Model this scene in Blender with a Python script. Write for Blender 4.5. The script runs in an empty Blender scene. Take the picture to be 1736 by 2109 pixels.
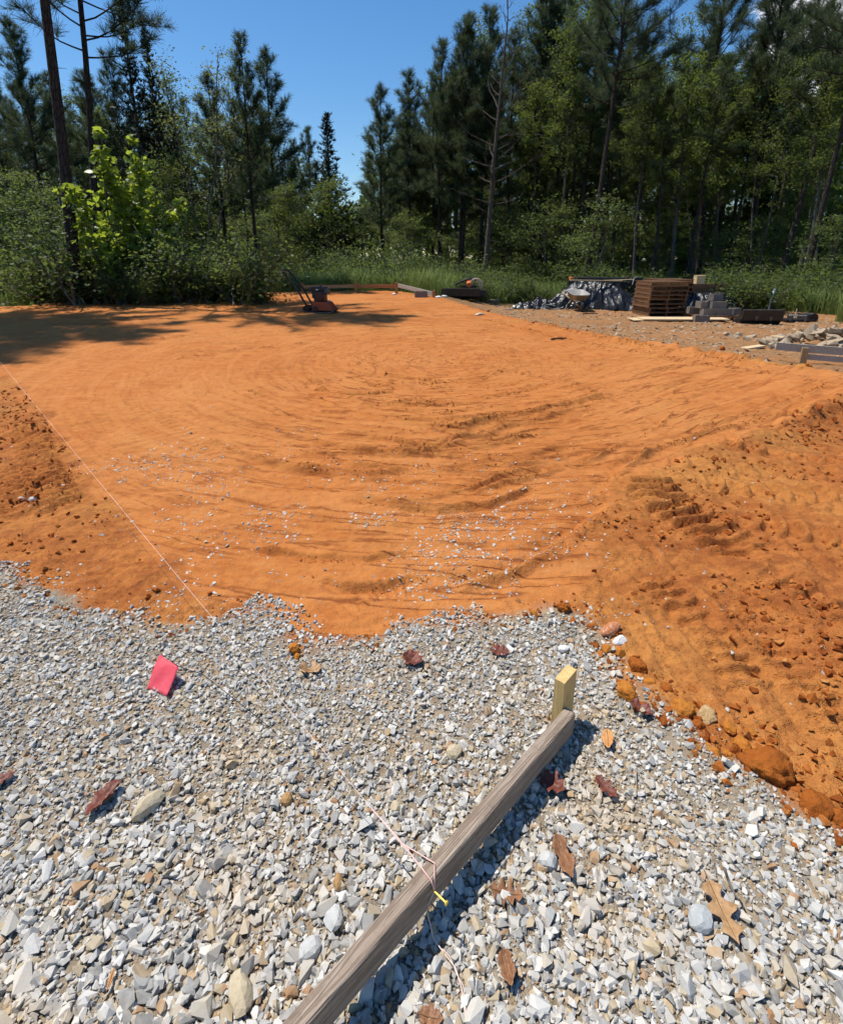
import bpy, bmesh, math, random
import numpy as np
from mathutils import Vector, Matrix

SC = bpy.context.scene
COL = SC.collection
rng = np.random.default_rng(7)
random.seed(7)
R = math.radians

# ------------------------------------------------------------------ camera
EYE = 1.62
FPX, CX, CY, HY, WPX, HPX = 1100.0, 868.0, 870.0, 530.0, 1736.0, 2109.0   # photograph geometry (1736 px wide)
PITCH = math.atan((CY - HY) / FPX)
cam_d = bpy.data.cameras.new('camera')
cam = bpy.data.objects.new('camera', cam_d); COL.objects.link(cam)
cam.location = (0, 0, EYE)
cam.rotation_euler = (math.pi / 2 - PITCH, 0, 0)
cam_d.sensor_fit = 'HORIZONTAL'; cam_d.sensor_width = 36.0
cam_d.lens = 36.0 * FPX / WPX
cam_d.shift_y = -(HPX / 2 - CY) / WPX          # the photograph is cropped off-centre
cam_d.clip_start = 0.02; cam_d.clip_end = 2000
SC.camera = cam

# ------------------------------------------------------------------ sky and sun
SUN_EL = R(66.5)
SUN_DIR = Vector((-0.927 * math.cos(SUN_EL), 0.375 * math.cos(SUN_EL), math.sin(SUN_EL))).normalized()
world = bpy.data.worlds.new('World'); SC.world = world; world.use_nodes = True
wn, wl = world.node_tree.nodes, world.node_tree.links
wn.clear()
w_out = wn.new('ShaderNodeOutputWorld'); w_bg = wn.new('ShaderNodeBackground')
w_sky = wn.new('ShaderNodeTexSky'); w_sky.sky_type = 'NISHITA'; w_sky.sun_disc = False
w_sky.sun_elevation = SUN_EL; w_sky.sun_rotation = math.atan2(SUN_DIR.x, SUN_DIR.y)
w_sky.altitude = 200; w_sky.air_density = 1.15; w_sky.dust_density = 0.25; w_sky.ozone_density = 5.0
w_tc = wn.new('ShaderNodeTexCoord')
w_ns = wn.new('ShaderNodeTexNoise'); w_ns.inputs['Scale'].default_value = 5.5; w_ns.inputs['Detail'].default_value = 4
w_ns.inputs['Roughness'].default_value = 0.62
w_mp = wn.new('ShaderNodeMapping'); w_mp.inputs['Scale'].default_value = (1, 1, 2.2); w_mp.inputs['Location'].default_value = (0.35, 0.0, 0.1)
wl.new(w_tc.outputs['Generated'], w_mp.inputs['Vector']); wl.new(w_mp.outputs['Vector'], w_ns.inputs['Vector'])
# a fair-weather cloud bank stands to the right of the clearing
w_dot = wn.new('ShaderNodeVectorMath'); w_dot.operation = 'DOT_PRODUCT'
w_dot.inputs[1].default_value = Vector((0.87, 1.15, 0.40)).normalized()
wl.new(w_tc.outputs['Generated'], w_dot.inputs[0])
w_near = wn.new('ShaderNodeMapRange'); w_near.inputs['From Min'].default_value = 0.982; w_near.inputs['From Max'].default_value = 0.9995
w_near.inputs['To Min'].default_value = 0.0; w_near.inputs['To Max'].default_value = 0.5
wl.new(w_dot.outputs['Value'], w_near.inputs['Value'])
w_add = wn.new('ShaderNodeMath'); w_add.operation = 'ADD'
wl.new(w_ns.outputs['Fac'], w_add.inputs[0]); wl.new(w_near.outputs['Result'], w_add.inputs[1])
w_cr = wn.new('ShaderNodeMapRange'); w_cr.interpolation_type = 'SMOOTHSTEP'
w_cr.inputs['From Min'].default_value = 0.72; w_cr.inputs['From Max'].default_value = 0.86
wl.new(w_add.outputs['Value'], w_cr.inputs['Value'])
w_mix = wn.new('ShaderNodeMix'); w_mix.data_type = 'RGBA'
w_mix.inputs['B'].default_value = (9.5, 9.8, 10.4, 1)
wl.new(w_cr.outputs['Result'], w_mix.inputs['Factor']); w_hs = wn.new('ShaderNodeHueSaturation'); w_hs.inputs['Saturation'].default_value = 1.22; wl.new(w_sky.outputs['Color'], w_hs.inputs['Color']); wl.new(w_hs.outputs['Color'], w_mix.inputs['A'])
wl.new(w_mix.outputs['Result'], w_bg.inputs['Color']); wl.new(w_bg.outputs['Background'], w_out.inputs['Surface'])
w_bg.inputs['Strength'].default_value = 0.118

sun_d = bpy.data.lights.new('sun', 'SUN'); sun_d.energy = 5.0; sun_d.angle = R(0.55); sun_d.color = (1.0, 0.95, 0.86)
sun = bpy.data.objects.new('sun', sun_d); COL.objects.link(sun)
sun.rotation_euler = (-SUN_DIR).to_track_quat('-Z', 'Y').to_euler(); sun.location = (0, 0, 30)

vs = SC.view_settings
vs.view_transform = 'Standard'; vs.look = 'None'; vs.exposure = 0.2; vs.gamma = 1.0; vs.use_curve_mapping = False
SC.render.engine = 'CYCLES'
cy = SC.cycles
cy.max_bounces = 3; cy.diffuse_bounces = 2; cy.glossy_bounces = 2; cy.transmission_bounces = 4; cy.transparent_max_bounces = 8
cy.caustics_reflective = False; cy.caustics_refractive = False
cy.use_denoising = True; cy.use_adaptive_sampling = True; cy.adaptive_threshold = 0.03; cy.adaptive_min_samples = 12

# ------------------------------------------------------------------ measuring the photograph
SP, CP = math.sin(PITCH), math.cos(PITCH)
def ray(px, py):
    X = (px - CX) / FPX; Y = (py - CY) / FPX
    return np.array([X, CP - Y * SP, -SP - Y * CP])
def on_z(px, py, z=0.0):
    d = ray(px, py); t = (z - EYE) / d[2]; return np.array([d[0] * t, d[1] * t, z])
def on_pad(px, py):
    d = ray(px, py); t = (EYE + PSL * 1.9) / (PSL * d[1] - d[2]); return np.array([d[0] * t, d[1] * t])
def at_y(px, py, y):
    d = ray(px, py); t = y / d[1]; return np.array([d[0] * t, y, EYE + d[2] * t])
PSL = 0.026

# ------------------------------------------------------------------ noise, polygons, terrain
_P = rng.permutation(256); _P = np.concatenate([_P, _P]); _G = rng.random(256)
def vn(x, y):
    xi = np.floor(x).astype(int); yi = np.floor(y).astype(int); fx = x - xi; fy = y - yi
    fx = fx * fx * (3 - 2 * fx); fy = fy * fy * (3 - 2 * fy)
    def h(a, b): return _G[_P[_P[a & 255] + (b & 255)]]
    return ((h(xi, yi) * (1 - fx) + h(xi + 1, yi) * fx) * (1 - fy) + (h(xi, yi + 1) * (1 - fx) + h(xi + 1, yi + 1) * fx) * fy) * 2 - 1
def fbm(x, y, o=4, g=0.5):
    s = np.zeros_like(x); a = 1.0
    for i in range(o):
        s += a * vn(x * 2 ** i + 17.3 * i, y * 2 ** i - 9.1 * i); a *= g
    return s
def ss(a, b, x):
    t = np.clip((x - a) / (b - a), 0, 1); return t * t * (3 - 2 * t)
def sdpoly(x, y, P):                                  # negative inside
    d = np.full(x.shape, 1e9); ins = np.zeros(x.shape, bool); n = len(P)
    for i in range(n):
        ax, ay = P[i]; bx, by = P[(i + 1) % n]; ex, ey = bx - ax, by - ay
        t = np.clip(((x - ax) * ex + (y - ay) * ey) / (ex * ex + ey * ey + 1e-12), 0, 1)
        d = np.minimum(d, (x - ax - t * ex) ** 2 + (y - ay - t * ey) ** 2)
        c = ((ay > y) != (by > y)) & (x < (bx - ax) * (y - ay) / (by - ay + 1e-12) + ax); ins ^= c
    d = np.sqrt(d); return np.where(ins, -d, d)

PAD = [on_pad(*p) for p in [(-260, 668), (-60, 742), (0, 768), (45, 805), (160, 965), (300, 1110), (400, 1215), (500, 1262), (590, 1290), (640, 1328), (700, 1345),
      (760, 1322), (850, 1300), (960, 1285), (1060, 1272), (1130, 1260), (1185, 1225), (1225, 1130), (1310, 992), (1450, 930), (1600, 876), (1760, 806),
      (1790, 778), (1590, 750), (1340, 705), (1100, 664), (960, 628), (890, 608), (800, 597), (620, 599), (350, 609), (150, 620), (0, 634), (-200, 645)]]
GRAVEL = [tuple(on_z(*p)[:2]) for p in [(-300, 1135), (-150, 1150), (0, 1182), (100, 1225), (200, 1268), (290, 1302), (370, 1300), (440, 1275), (520, 1262), (590, 1290), (640, 1330), (700, 1345),
      (760, 1322), (850, 1300), (960, 1285), (1060, 1274), (1130, 1262), (1200, 1272), (1240, 1325), (1275, 1400), (1380, 1480), (1450, 1575), (1550, 1620), (1650, 1690),
      (1736, 1748), (1900, 1830)]] + [(4.0, 0.3), (4.0, -4.0), (-6.0, -4.0), (-6.0, 2.6)]

TRACKS = []                                           # (points on ground, width, depth)
def track(pts, w=0.035, a=0.014): TRACKS.append((np.array([on_pad(*p) for p in pts]), w * .75, a * 1.3))
def clean_arc(cx, cyy, rx, ry, a0, a1, n=14, **k):
    track([(cx + rx * math.cos(R(a0 + (a1 - a0) * i / n)), cyy + ry * math.sin(R(a0 + (a1 - a0) * i / n))) for i in range(n + 1)], **k)
_rr = random.Random(3)
for i in range(22):                                   # skid-steer turning scuffs, wide arcs round the middle of the pad
    e = i / 21
    a0 = _rr.uniform(20, 80); a1 = a0 + _rr.uniform(40, 100)
    clean_arc(880 + _rr.uniform(-40, 60), 735 + 30 * e, 190 + 330 * e, 50 + 165 * e + _rr.uniform(-8, 8), a0, min(a1, 158), w=0.022 + 0.02 * _rr.random(), a=_rr.uniform(0.006, 0.016))
for pts, w, a in [
    ([(1250, 818), (1150, 838), (1050, 862), (960, 880), (900, 884)], .04, .026),
    ([(1235, 832), (1120, 862), (1010, 892), (880, 915), (800, 932)], .04, .02),
    ([(930, 832), (850, 824), (760, 838)], .04, .018), ([(1000, 885), (900, 918), (780, 940), (640, 930)], .045, .024),
    ([(970, 905), (860, 938), (740, 945)], .04, .02), ([(1120, 960), (980, 1002), (860, 1030), (740, 1040)], .03, .016),
    ([(1310, 905), (1200, 950), (1080, 990), (960, 1020)], .03, .016), ([(1600, 850), (1450, 892), (1350, 925), (1280, 965), (1190, 1040)], .05, .022),
    ([(1640, 845), (1500, 885), (1390, 915), (1310, 950)], .035, .018), ([(1700, 790), (1660, 812), (1560, 848), (1440, 880)], .05, .015),
    ([(780, 1040), (900, 1052), (1010, 1040), (1100, 1000)], .04, .013), ([(420, 905), (560, 950), (700, 975), (860, 975)], .05, .013),
    ([(690, 780), (780, 770), (880, 782), (960, 800)], .03, .014), ([(640, 800), (720, 812), (820, 806)], .03, .014),
    ([(520, 1130), (640, 1160), (760, 1160), (860, 1140)], .03, .015), ([(640, 1190), (700, 1215), (800, 1215), (880, 1190)], .03, .02),
    ([(1100, 664), (1250, 698), (1420, 730), (1560, 755)], .07, .03), ([(1000, 660), (1200, 706), (1400, 742), (1640, 775)], .06, .014),
    ([(300, 700), (420, 690), (560, 684)], .05, .012), ([(360, 740), (480, 722), (640, 706)], .05, .012), ([(620, 960), (700, 985), (820, 990)], .035, .014),
    ([(1190, 1090), (1130, 1150), (1040, 1190), (930, 1215)], .05, .02), ([(1300, 1010), (1220, 1075), (1170, 1140)], .05, .018)]:
    track(pts, w, a)
CLEATS = []                                           # lug prints: (centre line on ground, half width, pitch, depth)
def cleat(pts, hw, pitch, depth): CLEATS.append((np.array([on_pad(*p) for p in pts]), hw, pitch, depth))
cleat([(1072, 760), (1078, 810)], .12, .12, .012); cleat([(1150, 775), (1245, 822)], .10, .13, .02)
cleat([(1320, 975), (1375, 1035), (1460, 1082), (1550, 1145)], .21, .115, .040)
cleat([(1360, 945), (1440, 955), (1600, 958), (1760, 962)], .13, .17, .02); cleat([(1290, 960), (1250, 1040), (1190, 1120)], .10, .09, .010)
cleat([(60, 870), (80, 960), (130, 1040)], .16, .11, .03); cleat([(0, 940), (30, 1060)], .16, .11, .022)
cleat([(110, 840), (250, 900), (330, 970)], .16, .10, .006); cleat([(200, 820), (350, 880), (440, 950)], .16, .10, .006)
cleat([(640, 1285), (760, 1220), (880, 1190)], .1, .05, .006); cleat([(1560, 1000), (1736, 1040)], .14, .13, .018); cleat([(1500, 1250), (1640, 1400), (1760, 1560)], .1, .07, .012)
cleat([(1480, 905), (1600, 925), (1760, 935)], .13, .15, .03); cleat([(1440, 985), (1560, 1000), (1760, 1010)], .14, .14, .034); cleat([(1500, 1060), (1620, 1085), (1760, 1110)], .14, .13, .032); cleat([(1560, 1170), (1680, 1230), (1780, 1300)], .13, .11, .026); cleat([(1330, 1180), (1450, 1290), (1560, 1440)], .11, .085, .02)
cleat([(390, 700), (500, 690), (640, 688)], .1, .13, .008); cleat([(620, 745), (760, 735), (900, 742)], .09, .12, .009)

def line_dist(x, y, P):
    best = np.full(x.shape, 1e9); side = np.zeros(x.shape); along = np.zeros(x.shape); acc = 0.0; tot = np.zeros(x.shape)
    for i in range(len(P) - 1):
        e = P[i + 1] - P[i]; L = np.hypot(*e) + 1e-9
        t = np.clip(((x - P[i][0]) * e[0] + (y - P[i][1]) * e[1]) / (L * L), 0, 1)
        dx = x - P[i][0] - t * e[0]; dy = y - P[i][1] - t * e[1]; d = np.hypot(dx, dy); m = d < best
        best = np.where(m, d, best); side = np.where(m, np.sign(e[0] * dy - e[1] * dx), side); along = np.where(m, acc + t * L, along); acc += L
    return best, side, along, acc

GC = np.array([.25, 8.1]); EDGE = on_pad(1310, 992) - on_pad(1700, 825); EDGE = EDGE / np.hypot(*EDGE)
RD = on_z(1330, 1150)[:2] - on_z(1700, 1600)[:2]; RD = RD / np.hypot(*RD)
def rid(n, k=2.6): return np.clip(1 - np.abs(n) * k, 0, 1) ** 1.5
def flake(n, lo=.12, hi=.42): return ss(lo, hi, n)
def grading(x, y):                                     # long curved scrapes left by the grading machine
    wx = .12 * fbm(x * 1.1, y * 1.1, 2); x = x + wx; y = y + wx * .6
    dx, dy = x - GC[0], y - GC[1]; ra = np.hypot(dx, dy); an = np.arctan2(dx, -dy)
    m1 = ss(.5, 1.3, ra) * ss(6.2, 5.0, ra) * ss(1.9, 1.3, np.abs(an))
    g1 = .62 * flake(fbm(ra * 3.4 + 7, an * 2.1 + 3, 2, .5)) + .5 * flake(fbm(ra * 7.5, an * 3.4 + 9, 2, .5), .2, .5)
    u = x * EDGE[0] + y * EDGE[1]; v = -x * EDGE[1] + y * EDGE[0]
    g2 = .7 * flake(fbm(u * .6, v * 4.2, 2, .5)) + .4 * flake(fbm(u * 1.0 + 5, v * 8.5, 2, .5), .2, .5); m2 = ss(1.2, 2.8, x)
    g3 = .8 * flake(fbm(x * .55 + 2, y * 2.3, 2, .5)) + .5 * flake(fbm(x * 1.4 + 2, y * 4.6, 2, .5), .2, .5); m3 = ss(6.8, 8.4, y)
    g4 = .6 * flake(fbm((x * .8 + y * .6) * .8, (x * .6 - y * .8) * 5.0, 2, .5)); m4 = ss(-1.4, -2.8, x) * ss(9, 6.8, y)
    brk = np.clip(.45 + .8 * fbm(x * .9 + 11, y * .9, 2), .12, 1.15)
    m3 = m3 * (1 - m4); m2 = m2 * (1 - m3); m1 = m1 * (1 - m2) * (1 - m3 * .7) * (1 - m4 * .6)
    return (g1 * m1 + g2 * m2 + g3 * m3 + g4 * m4) * brk
def furrows(x, y):                                     # drags and ruts across the loose fill on the right
    u = x * RD[0] + y * RD[1]; v = -x * RD[1] + y * RD[0]
    return rid(fbm(u * .7, v * 3.6 + 4, 3, .6), 2.6) * np.clip(.5 + .8 * fbm(x * 1.6, y * 1.6 + 7, 2), 0, 1.2)
def zones(x, y):
    w = fbm(x * 3.1, y * 3.1, 4, .55) * .07
    wn_ = w * np.clip(np.hypot(x, y) * .35, .6, 2.2)
    pad = sdpoly(x, y, PAD) + wn_; gr = sdpoly(x, y, GRAVEL) + w * .9
    return pad, gr
def terrain(x, y, fine=True, want=False):
    SCUFF_SHADE = np.zeros(np.shape(x))
    x = np.asarray(x, float); y = np.asarray(y, float)
    pp = PSL * (np.clip(y, 1.9, 21) - 1.9)
    sp = sdpoly(x, y, PAD); sg = sdpoly(x, y, GRAVEL)
    wr = ss(0.2, 3.2, x)
    zl = pp * ss(2, 9, y) * .86 - .03 * ss(1.5, 4, y)
    zr = -.10 * ss(2.5, 7.0, y) + .02 * fbm(x * .4, y * .4, 2)
    zo = zl * (1 - wr) + zr * wr
    z = zo + (pp - zo) * ss(.55, -.12, sp)
    z = z + .012 * fbm(x * .8, y * .8, 3) * ss(1.0, 4, y)
    if fine:
        far = ss(.4, 3.5, np.hypot(x, y))
        rough = ss(-.05, .12, sp) * ss(-.08, .10, sg)
        z = z + rough * (.009 * fbm(x * 9, y * 9, 4, .65) + .009 * np.abs(fbm(x * 24, y * 24, 2)) + .022 * furrows(x, y) * ss(.5, 1.2, x) + .02 * fbm(x * 2.2, y * 2.2, 2) * far)
        padm = ss(.05, -.08, sp); gd = grading(x, y); SCUFF_SHADE = padm * np.clip(1.6 * (grading(x - .01, y + .05 * np.clip(y / 4, .6, 2.6)) - gd), 0, 1); z = z + padm * gd * .013 * np.clip(y / 4.5, .8, 2.2)  # mask paints shade into the clay colour on camera-facing flake edges
        z = z + padm * (.008 * fbm(x * 3 + 4, y * 7, 4, .6) + .0035 * fbm(x * 22, y * 26, 3, .65))
        z = z + padm * .014 * np.clip(fbm(x * 4 - 3, y * 8 + 9, 4, .65) - .42, 0, 1)
        grm = ss(.05, -.10, sg)
        z = z + grm * (.007 * fbm(x * 4, y * 4, 3) + .003 * fbm(x * 30, y * 30, 2))
        edge = np.exp(-(sg / .07) ** 2) * ss(.25, .7, x) * ss(1.8, 1.4, y); z = z + edge * .03   # windrow of clods pushed up to the gravel
        lip = np.exp(-((sp - .02) / .10) ** 2) * ss(2.6, 4.0, x) * ss(20, 16, y) ; z = z + lip * (.05 + .05 * fbm(x * 6, y * 6, 3))
        for P, w, a in TRACKS:
            lo = P.min(0) - .4; hi = P.max(0) + .4
            m = (x > lo[0]) & (x < hi[0]) & (y > lo[1]) & (y < hi[1])
            if not m.any(): continue
            xm, ym = x[m], y[m]; wob = .05 * fbm(xm * 1.6, ym * 1.6, 2)
            d, s, al, tot = line_dist(xm, ym, P); sd = d * s + wob
            br = np.clip(.72 + .55 * fbm(xm * 2.2 + 3, ym * 2.2, 2, .6), .1, 1.25) * ss(0, .12, al) * ss(0, .12, tot - al)
            SCUFF_SHADE[m] = np.maximum(SCUFF_SHADE[m], br * .8 * np.exp(-((sd + .6 * w) / (1.0 * w)) ** 2))  # same mask also takes the darker turned soil beside each track ridge
            z[m] += br * a * 1.7 * (np.exp(-(sd / w) ** 2) - .75 * np.exp(-((sd + 1.7 * w) / (1.3 * w)) ** 2)) 
        for P, hw, pitch, dp in CLEATS:
            lo = P.min(0) - .4; hi = P.max(0) + .4
            m = (x > lo[0]) & (x < hi[0]) & (y > lo[1]) & (y < hi[1])
            if not m.any(): continue
            xm, ym = x[m], y[m]; d, s, al, tot = line_dist(xm, ym, P)
            ph = al / pitch + .28 * (d / hw) ** 2 + .12 * fbm(xm * 5, ym * 5, 2)
            bar = ss(.15, .85, np.sin(ph * 2 * math.pi)) * 1.7 - .5
            z[m] += dp * .9 * bar * ss(hw, hw * .75, d) * ss(0, .1, al) * ss(0, .1, tot - al) * np.clip(.85 + .4 * fbm(xm * 3, ym * 3, 2), .2, 1.2)
    return (z, SCUFF_SHADE) if want else z
def tz(x, y): return float(terrain(np.array([x]), np.array([y]), False)[0])
def hit(px, py, lift=0.0):                              # the point of the ground that a pixel shows
    d = ray(px, py); t = 0.3; prev = t
    ts = np.geomspace(.5, 90, 900); X = d[0] * ts; Y = d[1] * ts; Z = EYE + d[2] * ts
    g = Z - terrain(X, Y, False) - lift; i = int(np.argmax(g < 0))
    if g[i] >= 0: i = len(ts) - 1
    t = ts[i - 1] + (ts[i] - ts[i - 1]) * g[i - 1] / (g[i - 1] - g[i] + 1e-9)
    return Vector((d[0] * t, d[1] * t, EYE + d[2] * t))

# ------------------------------------------------------------------ mesh and object helpers
class MB:
    def __init__(s): s.v = []; s.f = {}; s.n = 0; s.att = []
    def add(s, V, F, a=None):
        V = np.asarray(V, float).reshape(-1, 3); s.v.append(V)
        if a is not None: s.att.append(np.broadcast_to(np.asarray(a, float), (len(V), 4)))
        if isinstance(F, np.ndarray): s.f.setdefault(F.shape[1], []).append(F + s.n)
        else:
            for q in F: s.f.setdefault(len(q), []).append(np.array([q]) + s.n)
        s.n += len(V); return s
    def box(s, c, size, rz=0, M=None):
        a = np.array(size) / 2; V = np.array([[x, y, z] for z in (-1, 1) for y in (-1, 1) for x in (-1, 1)]) * a
        if M is not None: V = V @ np.array(M.to_3x3()).T
        elif rz: c_, s_ = math.cos(rz), math.sin(rz); V = V @ np.array([[c_, s_, 0], [-s_, c_, 0], [0, 0, 1]])
        return s.add(V + np.array(c), [(0, 2, 3, 1), (4, 5, 7, 6), (0, 1, 5, 4), (1, 3, 7, 5), (3, 2, 6, 7), (2, 0, 4, 6)])
    def tube(s, P, r, k=6, cap=True):
        P = np.asarray(P, float); n = len(P); r = np.broadcast_to(np.asarray(r, float), (n,))
        T = np.gradient(P, axis=0); T /= np.linalg.norm(T, axis=1)[:, None] + 1e-9
        up = np.array([0, 0, 1.0]) if abs(T[:, 2]).mean() < .9 else np.array([1.0, 0, 0])
        U = np.cross(T, up); U /= np.linalg.norm(U, axis=1)[:, None] + 1e-9; W = np.cross(T, U)
        a = np.arange(k) * 2 * math.pi / k
        V = P[:, None] + r[:, None, None] * (np.cos(a)[None, :, None] * U[:, None] + np.sin(a)[None, :, None] * W[:, None])
        i, j = np.meshgrid(np.arange(n - 1), np.arange(k), indexing='ij'); j2 = (j + 1) % k
        F = np.stack([i * k + j, i * k + j2, (i + 1) * k + j2, (i + 1) * k + j], -1).reshape(-1, 4)
        s.add(V.reshape(-1, 3), F)
        if cap and k > 3:
            b = s.n - n * k; s.f.setdefault(k, []).append(np.array([[b + q for q in range(k)][::-1]])); s.f[k].append(np.array([[b + (n - 1) * k + q for q in range(k)]]))
        return s
    def prism(s, poly, y0, y1):                          # outline in XZ, extruded along Y
        n = len(poly); V = [(x, y0, z) for x, z in poly] + [(x, y1, z) for x, z in poly]
        F = [tuple(range(n)), tuple(range(2 * n - 1, n - 1, -1))] + [(i, i + n, (i + 1) % n + n, (i + 1) % n) for i in range(n)]
        return s.add(V, F)
    def build(s, name, mat, parent=None, smooth=False, loc=None, bevel=0, attname=None):
        me = bpy.data.meshes.new(name); V = np.concatenate(s.v)
        me.vertices.add(len(V)); me.vertices.foreach_set('co', V.ravel())
        idx = []; tot = []
        for k, L in s.f.items():
            A = np.concatenate(L); idx.append(A.ravel()); tot.append(np.full(len(A), k))
        idx = np.concatenate(idx); tot = np.concatenate(tot); st = np.concatenate([[0], np.cumsum(tot)[:-1]])
        me.loops.add(len(idx)); me.polygons.add(len(tot))
        me.loops.foreach_set('vertex_index', idx.astype(np.int32)); me.polygons.foreach_set('loop_start', st.astype(np.int32))
        me.polygons.foreach_set('use_smooth', np.full(len(tot), bool(smooth)))
        if s.att:
            ca = me.color_attributes.new(attname or 'zone', 'FLOAT_COLOR', 'POINT'); ca.data.foreach_set('color', np.concatenate(s.att).ravel())
        me.update(calc_edges=True); me.validate()
        me.materials.append(MAT[mat] if isinstance(mat, str) else mat)
        o = bpy.data.objects.new(name, me); COL.objects.link(o)
        if parent is not None: o.parent = parent
        if loc is not None: o.location = loc
        if bevel:
            b = o.modifiers.new('bevel', 'BEVEL'); b.width = bevel; b.segments = 2; b.limit_method = 'ANGLE'
        return o
def tag(o, label=None, cat=None, group=None, kind=None):
    if label: o['label'] = label
    if cat: o['category'] = cat
    if group: o['group'] = group
    if kind: o['kind'] = kind
    return o
def thing(name, loc, label, cat, rz=0, group=None):
    o = bpy.data.objects.new(name, None); o.empty_display_size = .1; COL.objects.link(o)
    o.location = loc; o.rotation_euler = (0, 0, rz); return tag(o, label, cat, group)
def copy_tree(o, parent=None):
    c = o.copy(); COL.objects.link(c); c.parent = parent
    for ch in [q for q in bpy.data.objects if q.parent == o] if o.get('_kids') is None else [bpy.data.objects[n] for n in o['_kids']]: copy_tree(ch, c)
    return c

# ------------------------------------------------------------------ materials
MAT = {}
class NT:
    def __init__(s, name):
        s.m = bpy.data.materials.new(name); s.m.use_nodes = True; s.t = s.m.node_tree; s.t.nodes.clear()
        s.out = s.t.nodes.new('ShaderNodeOutputMaterial'); MAT[name] = s.m
    def n(s, typ, **k):
        o = s.t.nodes.new('ShaderNode' + typ)
        for a, b in k.items():
            if hasattr(o, a) and a not in o.inputs: setattr(o, a, b)
            else: s.set(o, a, b)
        return o
    def set(s, o, a, b):
        i = o.inputs[a]
        if isinstance(b, bpy.types.NodeSocket): s.t.links.new(b, i)
        elif isinstance(b, (tuple, list)) and len(b) == 3 and i.type == 'RGBA': i.default_value = (*b, 1)
        else: i.default_value = b
    def noise(s, scale, detail=4, rough=.55, vec=None, dist=0):
        o = s.n('TexNoise', Scale=scale, Detail=detail, Roughness=rough, Distortion=dist)
        if vec is not None: s.set(o, 'Vector', vec)
        return o.outputs['Fac']
    def obj(s, scale=(1, 1, 1)):
        tc = s.n('TexCoord'); mp = s.n('Mapping', Vector=tc.outputs['Object']); mp.inputs['Scale'].default_value = scale; return mp.outputs['Vector']
    def mix(s, f, a, b, mode='MIX'):
        o = s.n('Mix', data_type='RGBA', blend_type=mode); s.set(o, 'Factor', f)
        for key, val in (('A', a), ('B', b)):
            i = [q for q in o.inputs if q.name == key and q.type == 'RGBA'][0]
            if isinstance(val, bpy.types.NodeSocket): s.t.links.new(val, i)
            else: i.default_value = (*val, 1)
        return [q for q in o.outputs if q.type == 'RGBA'][0]
    def rng(s, v, a, b, c=0, d=1):
        o = s.n('MapRange'); s.set(o, 'Value', v)
        for k, q in (('From Min', a), ('From Max', b), ('To Min', c), ('To Max', d)): s.set(o, k, q)
        return o.outputs['Result']
    def math(s, op, a, b=0.0):
        o = s.n('Math', operation=op)
        for i, q in enumerate((a, b)):
            if isinstance(q, bpy.types.NodeSocket): s.t.links.new(q, o.inputs[i])
            else: o.inputs[i].default_value = q
        return o.outputs[0]
    def bump(s, h, strength=.5, dist=.01, normal=None):
        o = s.n('Bump', Strength=strength, Distance=dist, Height=h)
        if normal is not None: s.set(o, 'Normal', normal)
        return o.outputs['Normal']
    def bsdf(s, col, rough=.6, metal=0, spec=.5, normal=None, coat=0):
        o = s.n('BsdfPrincipled'); s.set(o, 'Base Color', col); s.set(o, 'Roughness', rough); s.set(o, 'Metallic', metal)
        s.set(o, 'Specular IOR Level', spec)
        if coat: s.set(o, 'Coat Weight', coat); s.set(o, 'Coat Roughness', .2)
        if normal is not None: s.set(o, 'Normal', normal)
        return o.outputs['BSDF']
    def fin(s, sh): s.t.links.new(sh, s.out.inputs['Surface']); return s.m
    def ramp(s, f, stops):
        o = s.n('ValToRGB'); s.set(o, 'Fac', f); e = o.color_ramp.elements
        while len(e) < len(stops): e.new(.5)
        for q, (p, c) in zip(e, stops): q.position = p; q.color = (*c, 1)
        return o.outputs['Color']

def simple(name, c1, c2, rough=.6, metal=0, spec=.4, scale=8, bump=.2, bscale=40, bdist=.01, stretch=(1, 1, 1), coat=0):
    t = NT(name); v = t.obj(stretch); f = t.rng(t.noise(scale, 5, .6, v), .3, .7)
    n = t.bump(t.noise(bscale, 4, .6, v), bump, bdist) if bump else None
    return t.fin(t.bsdf(t.mix(f, c1, c2), rough, metal, spec, n, coat))
def leafmat(name, c1, c2, c3, trans=.4, tcol=None, rough=.42, spec=.45):
    t = NT(name); isl = t.n('NewGeometry').outputs['Random Per Island']; oi = t.n('ObjectInfo').outputs['Random']
    c = t.ramp(isl, [(0, c1), (.55, c2), (1, c3)])
    c = t.mix(t.rng(oi, 0, 1, 0, .35), c, c1)
    p = t.bsdf(c, rough, 0, spec)
    tr = t.n('BsdfTranslucent'); t.set(tr, 'Color', t.mix(.75, c, tcol or c3))
    m = t.n('MixShader', Fac=trans); t.t.links.new(p, m.inputs[1]); t.t.links.new(tr.outputs[0], m.inputs[2])
    return t.fin(m.outputs[0])

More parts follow.
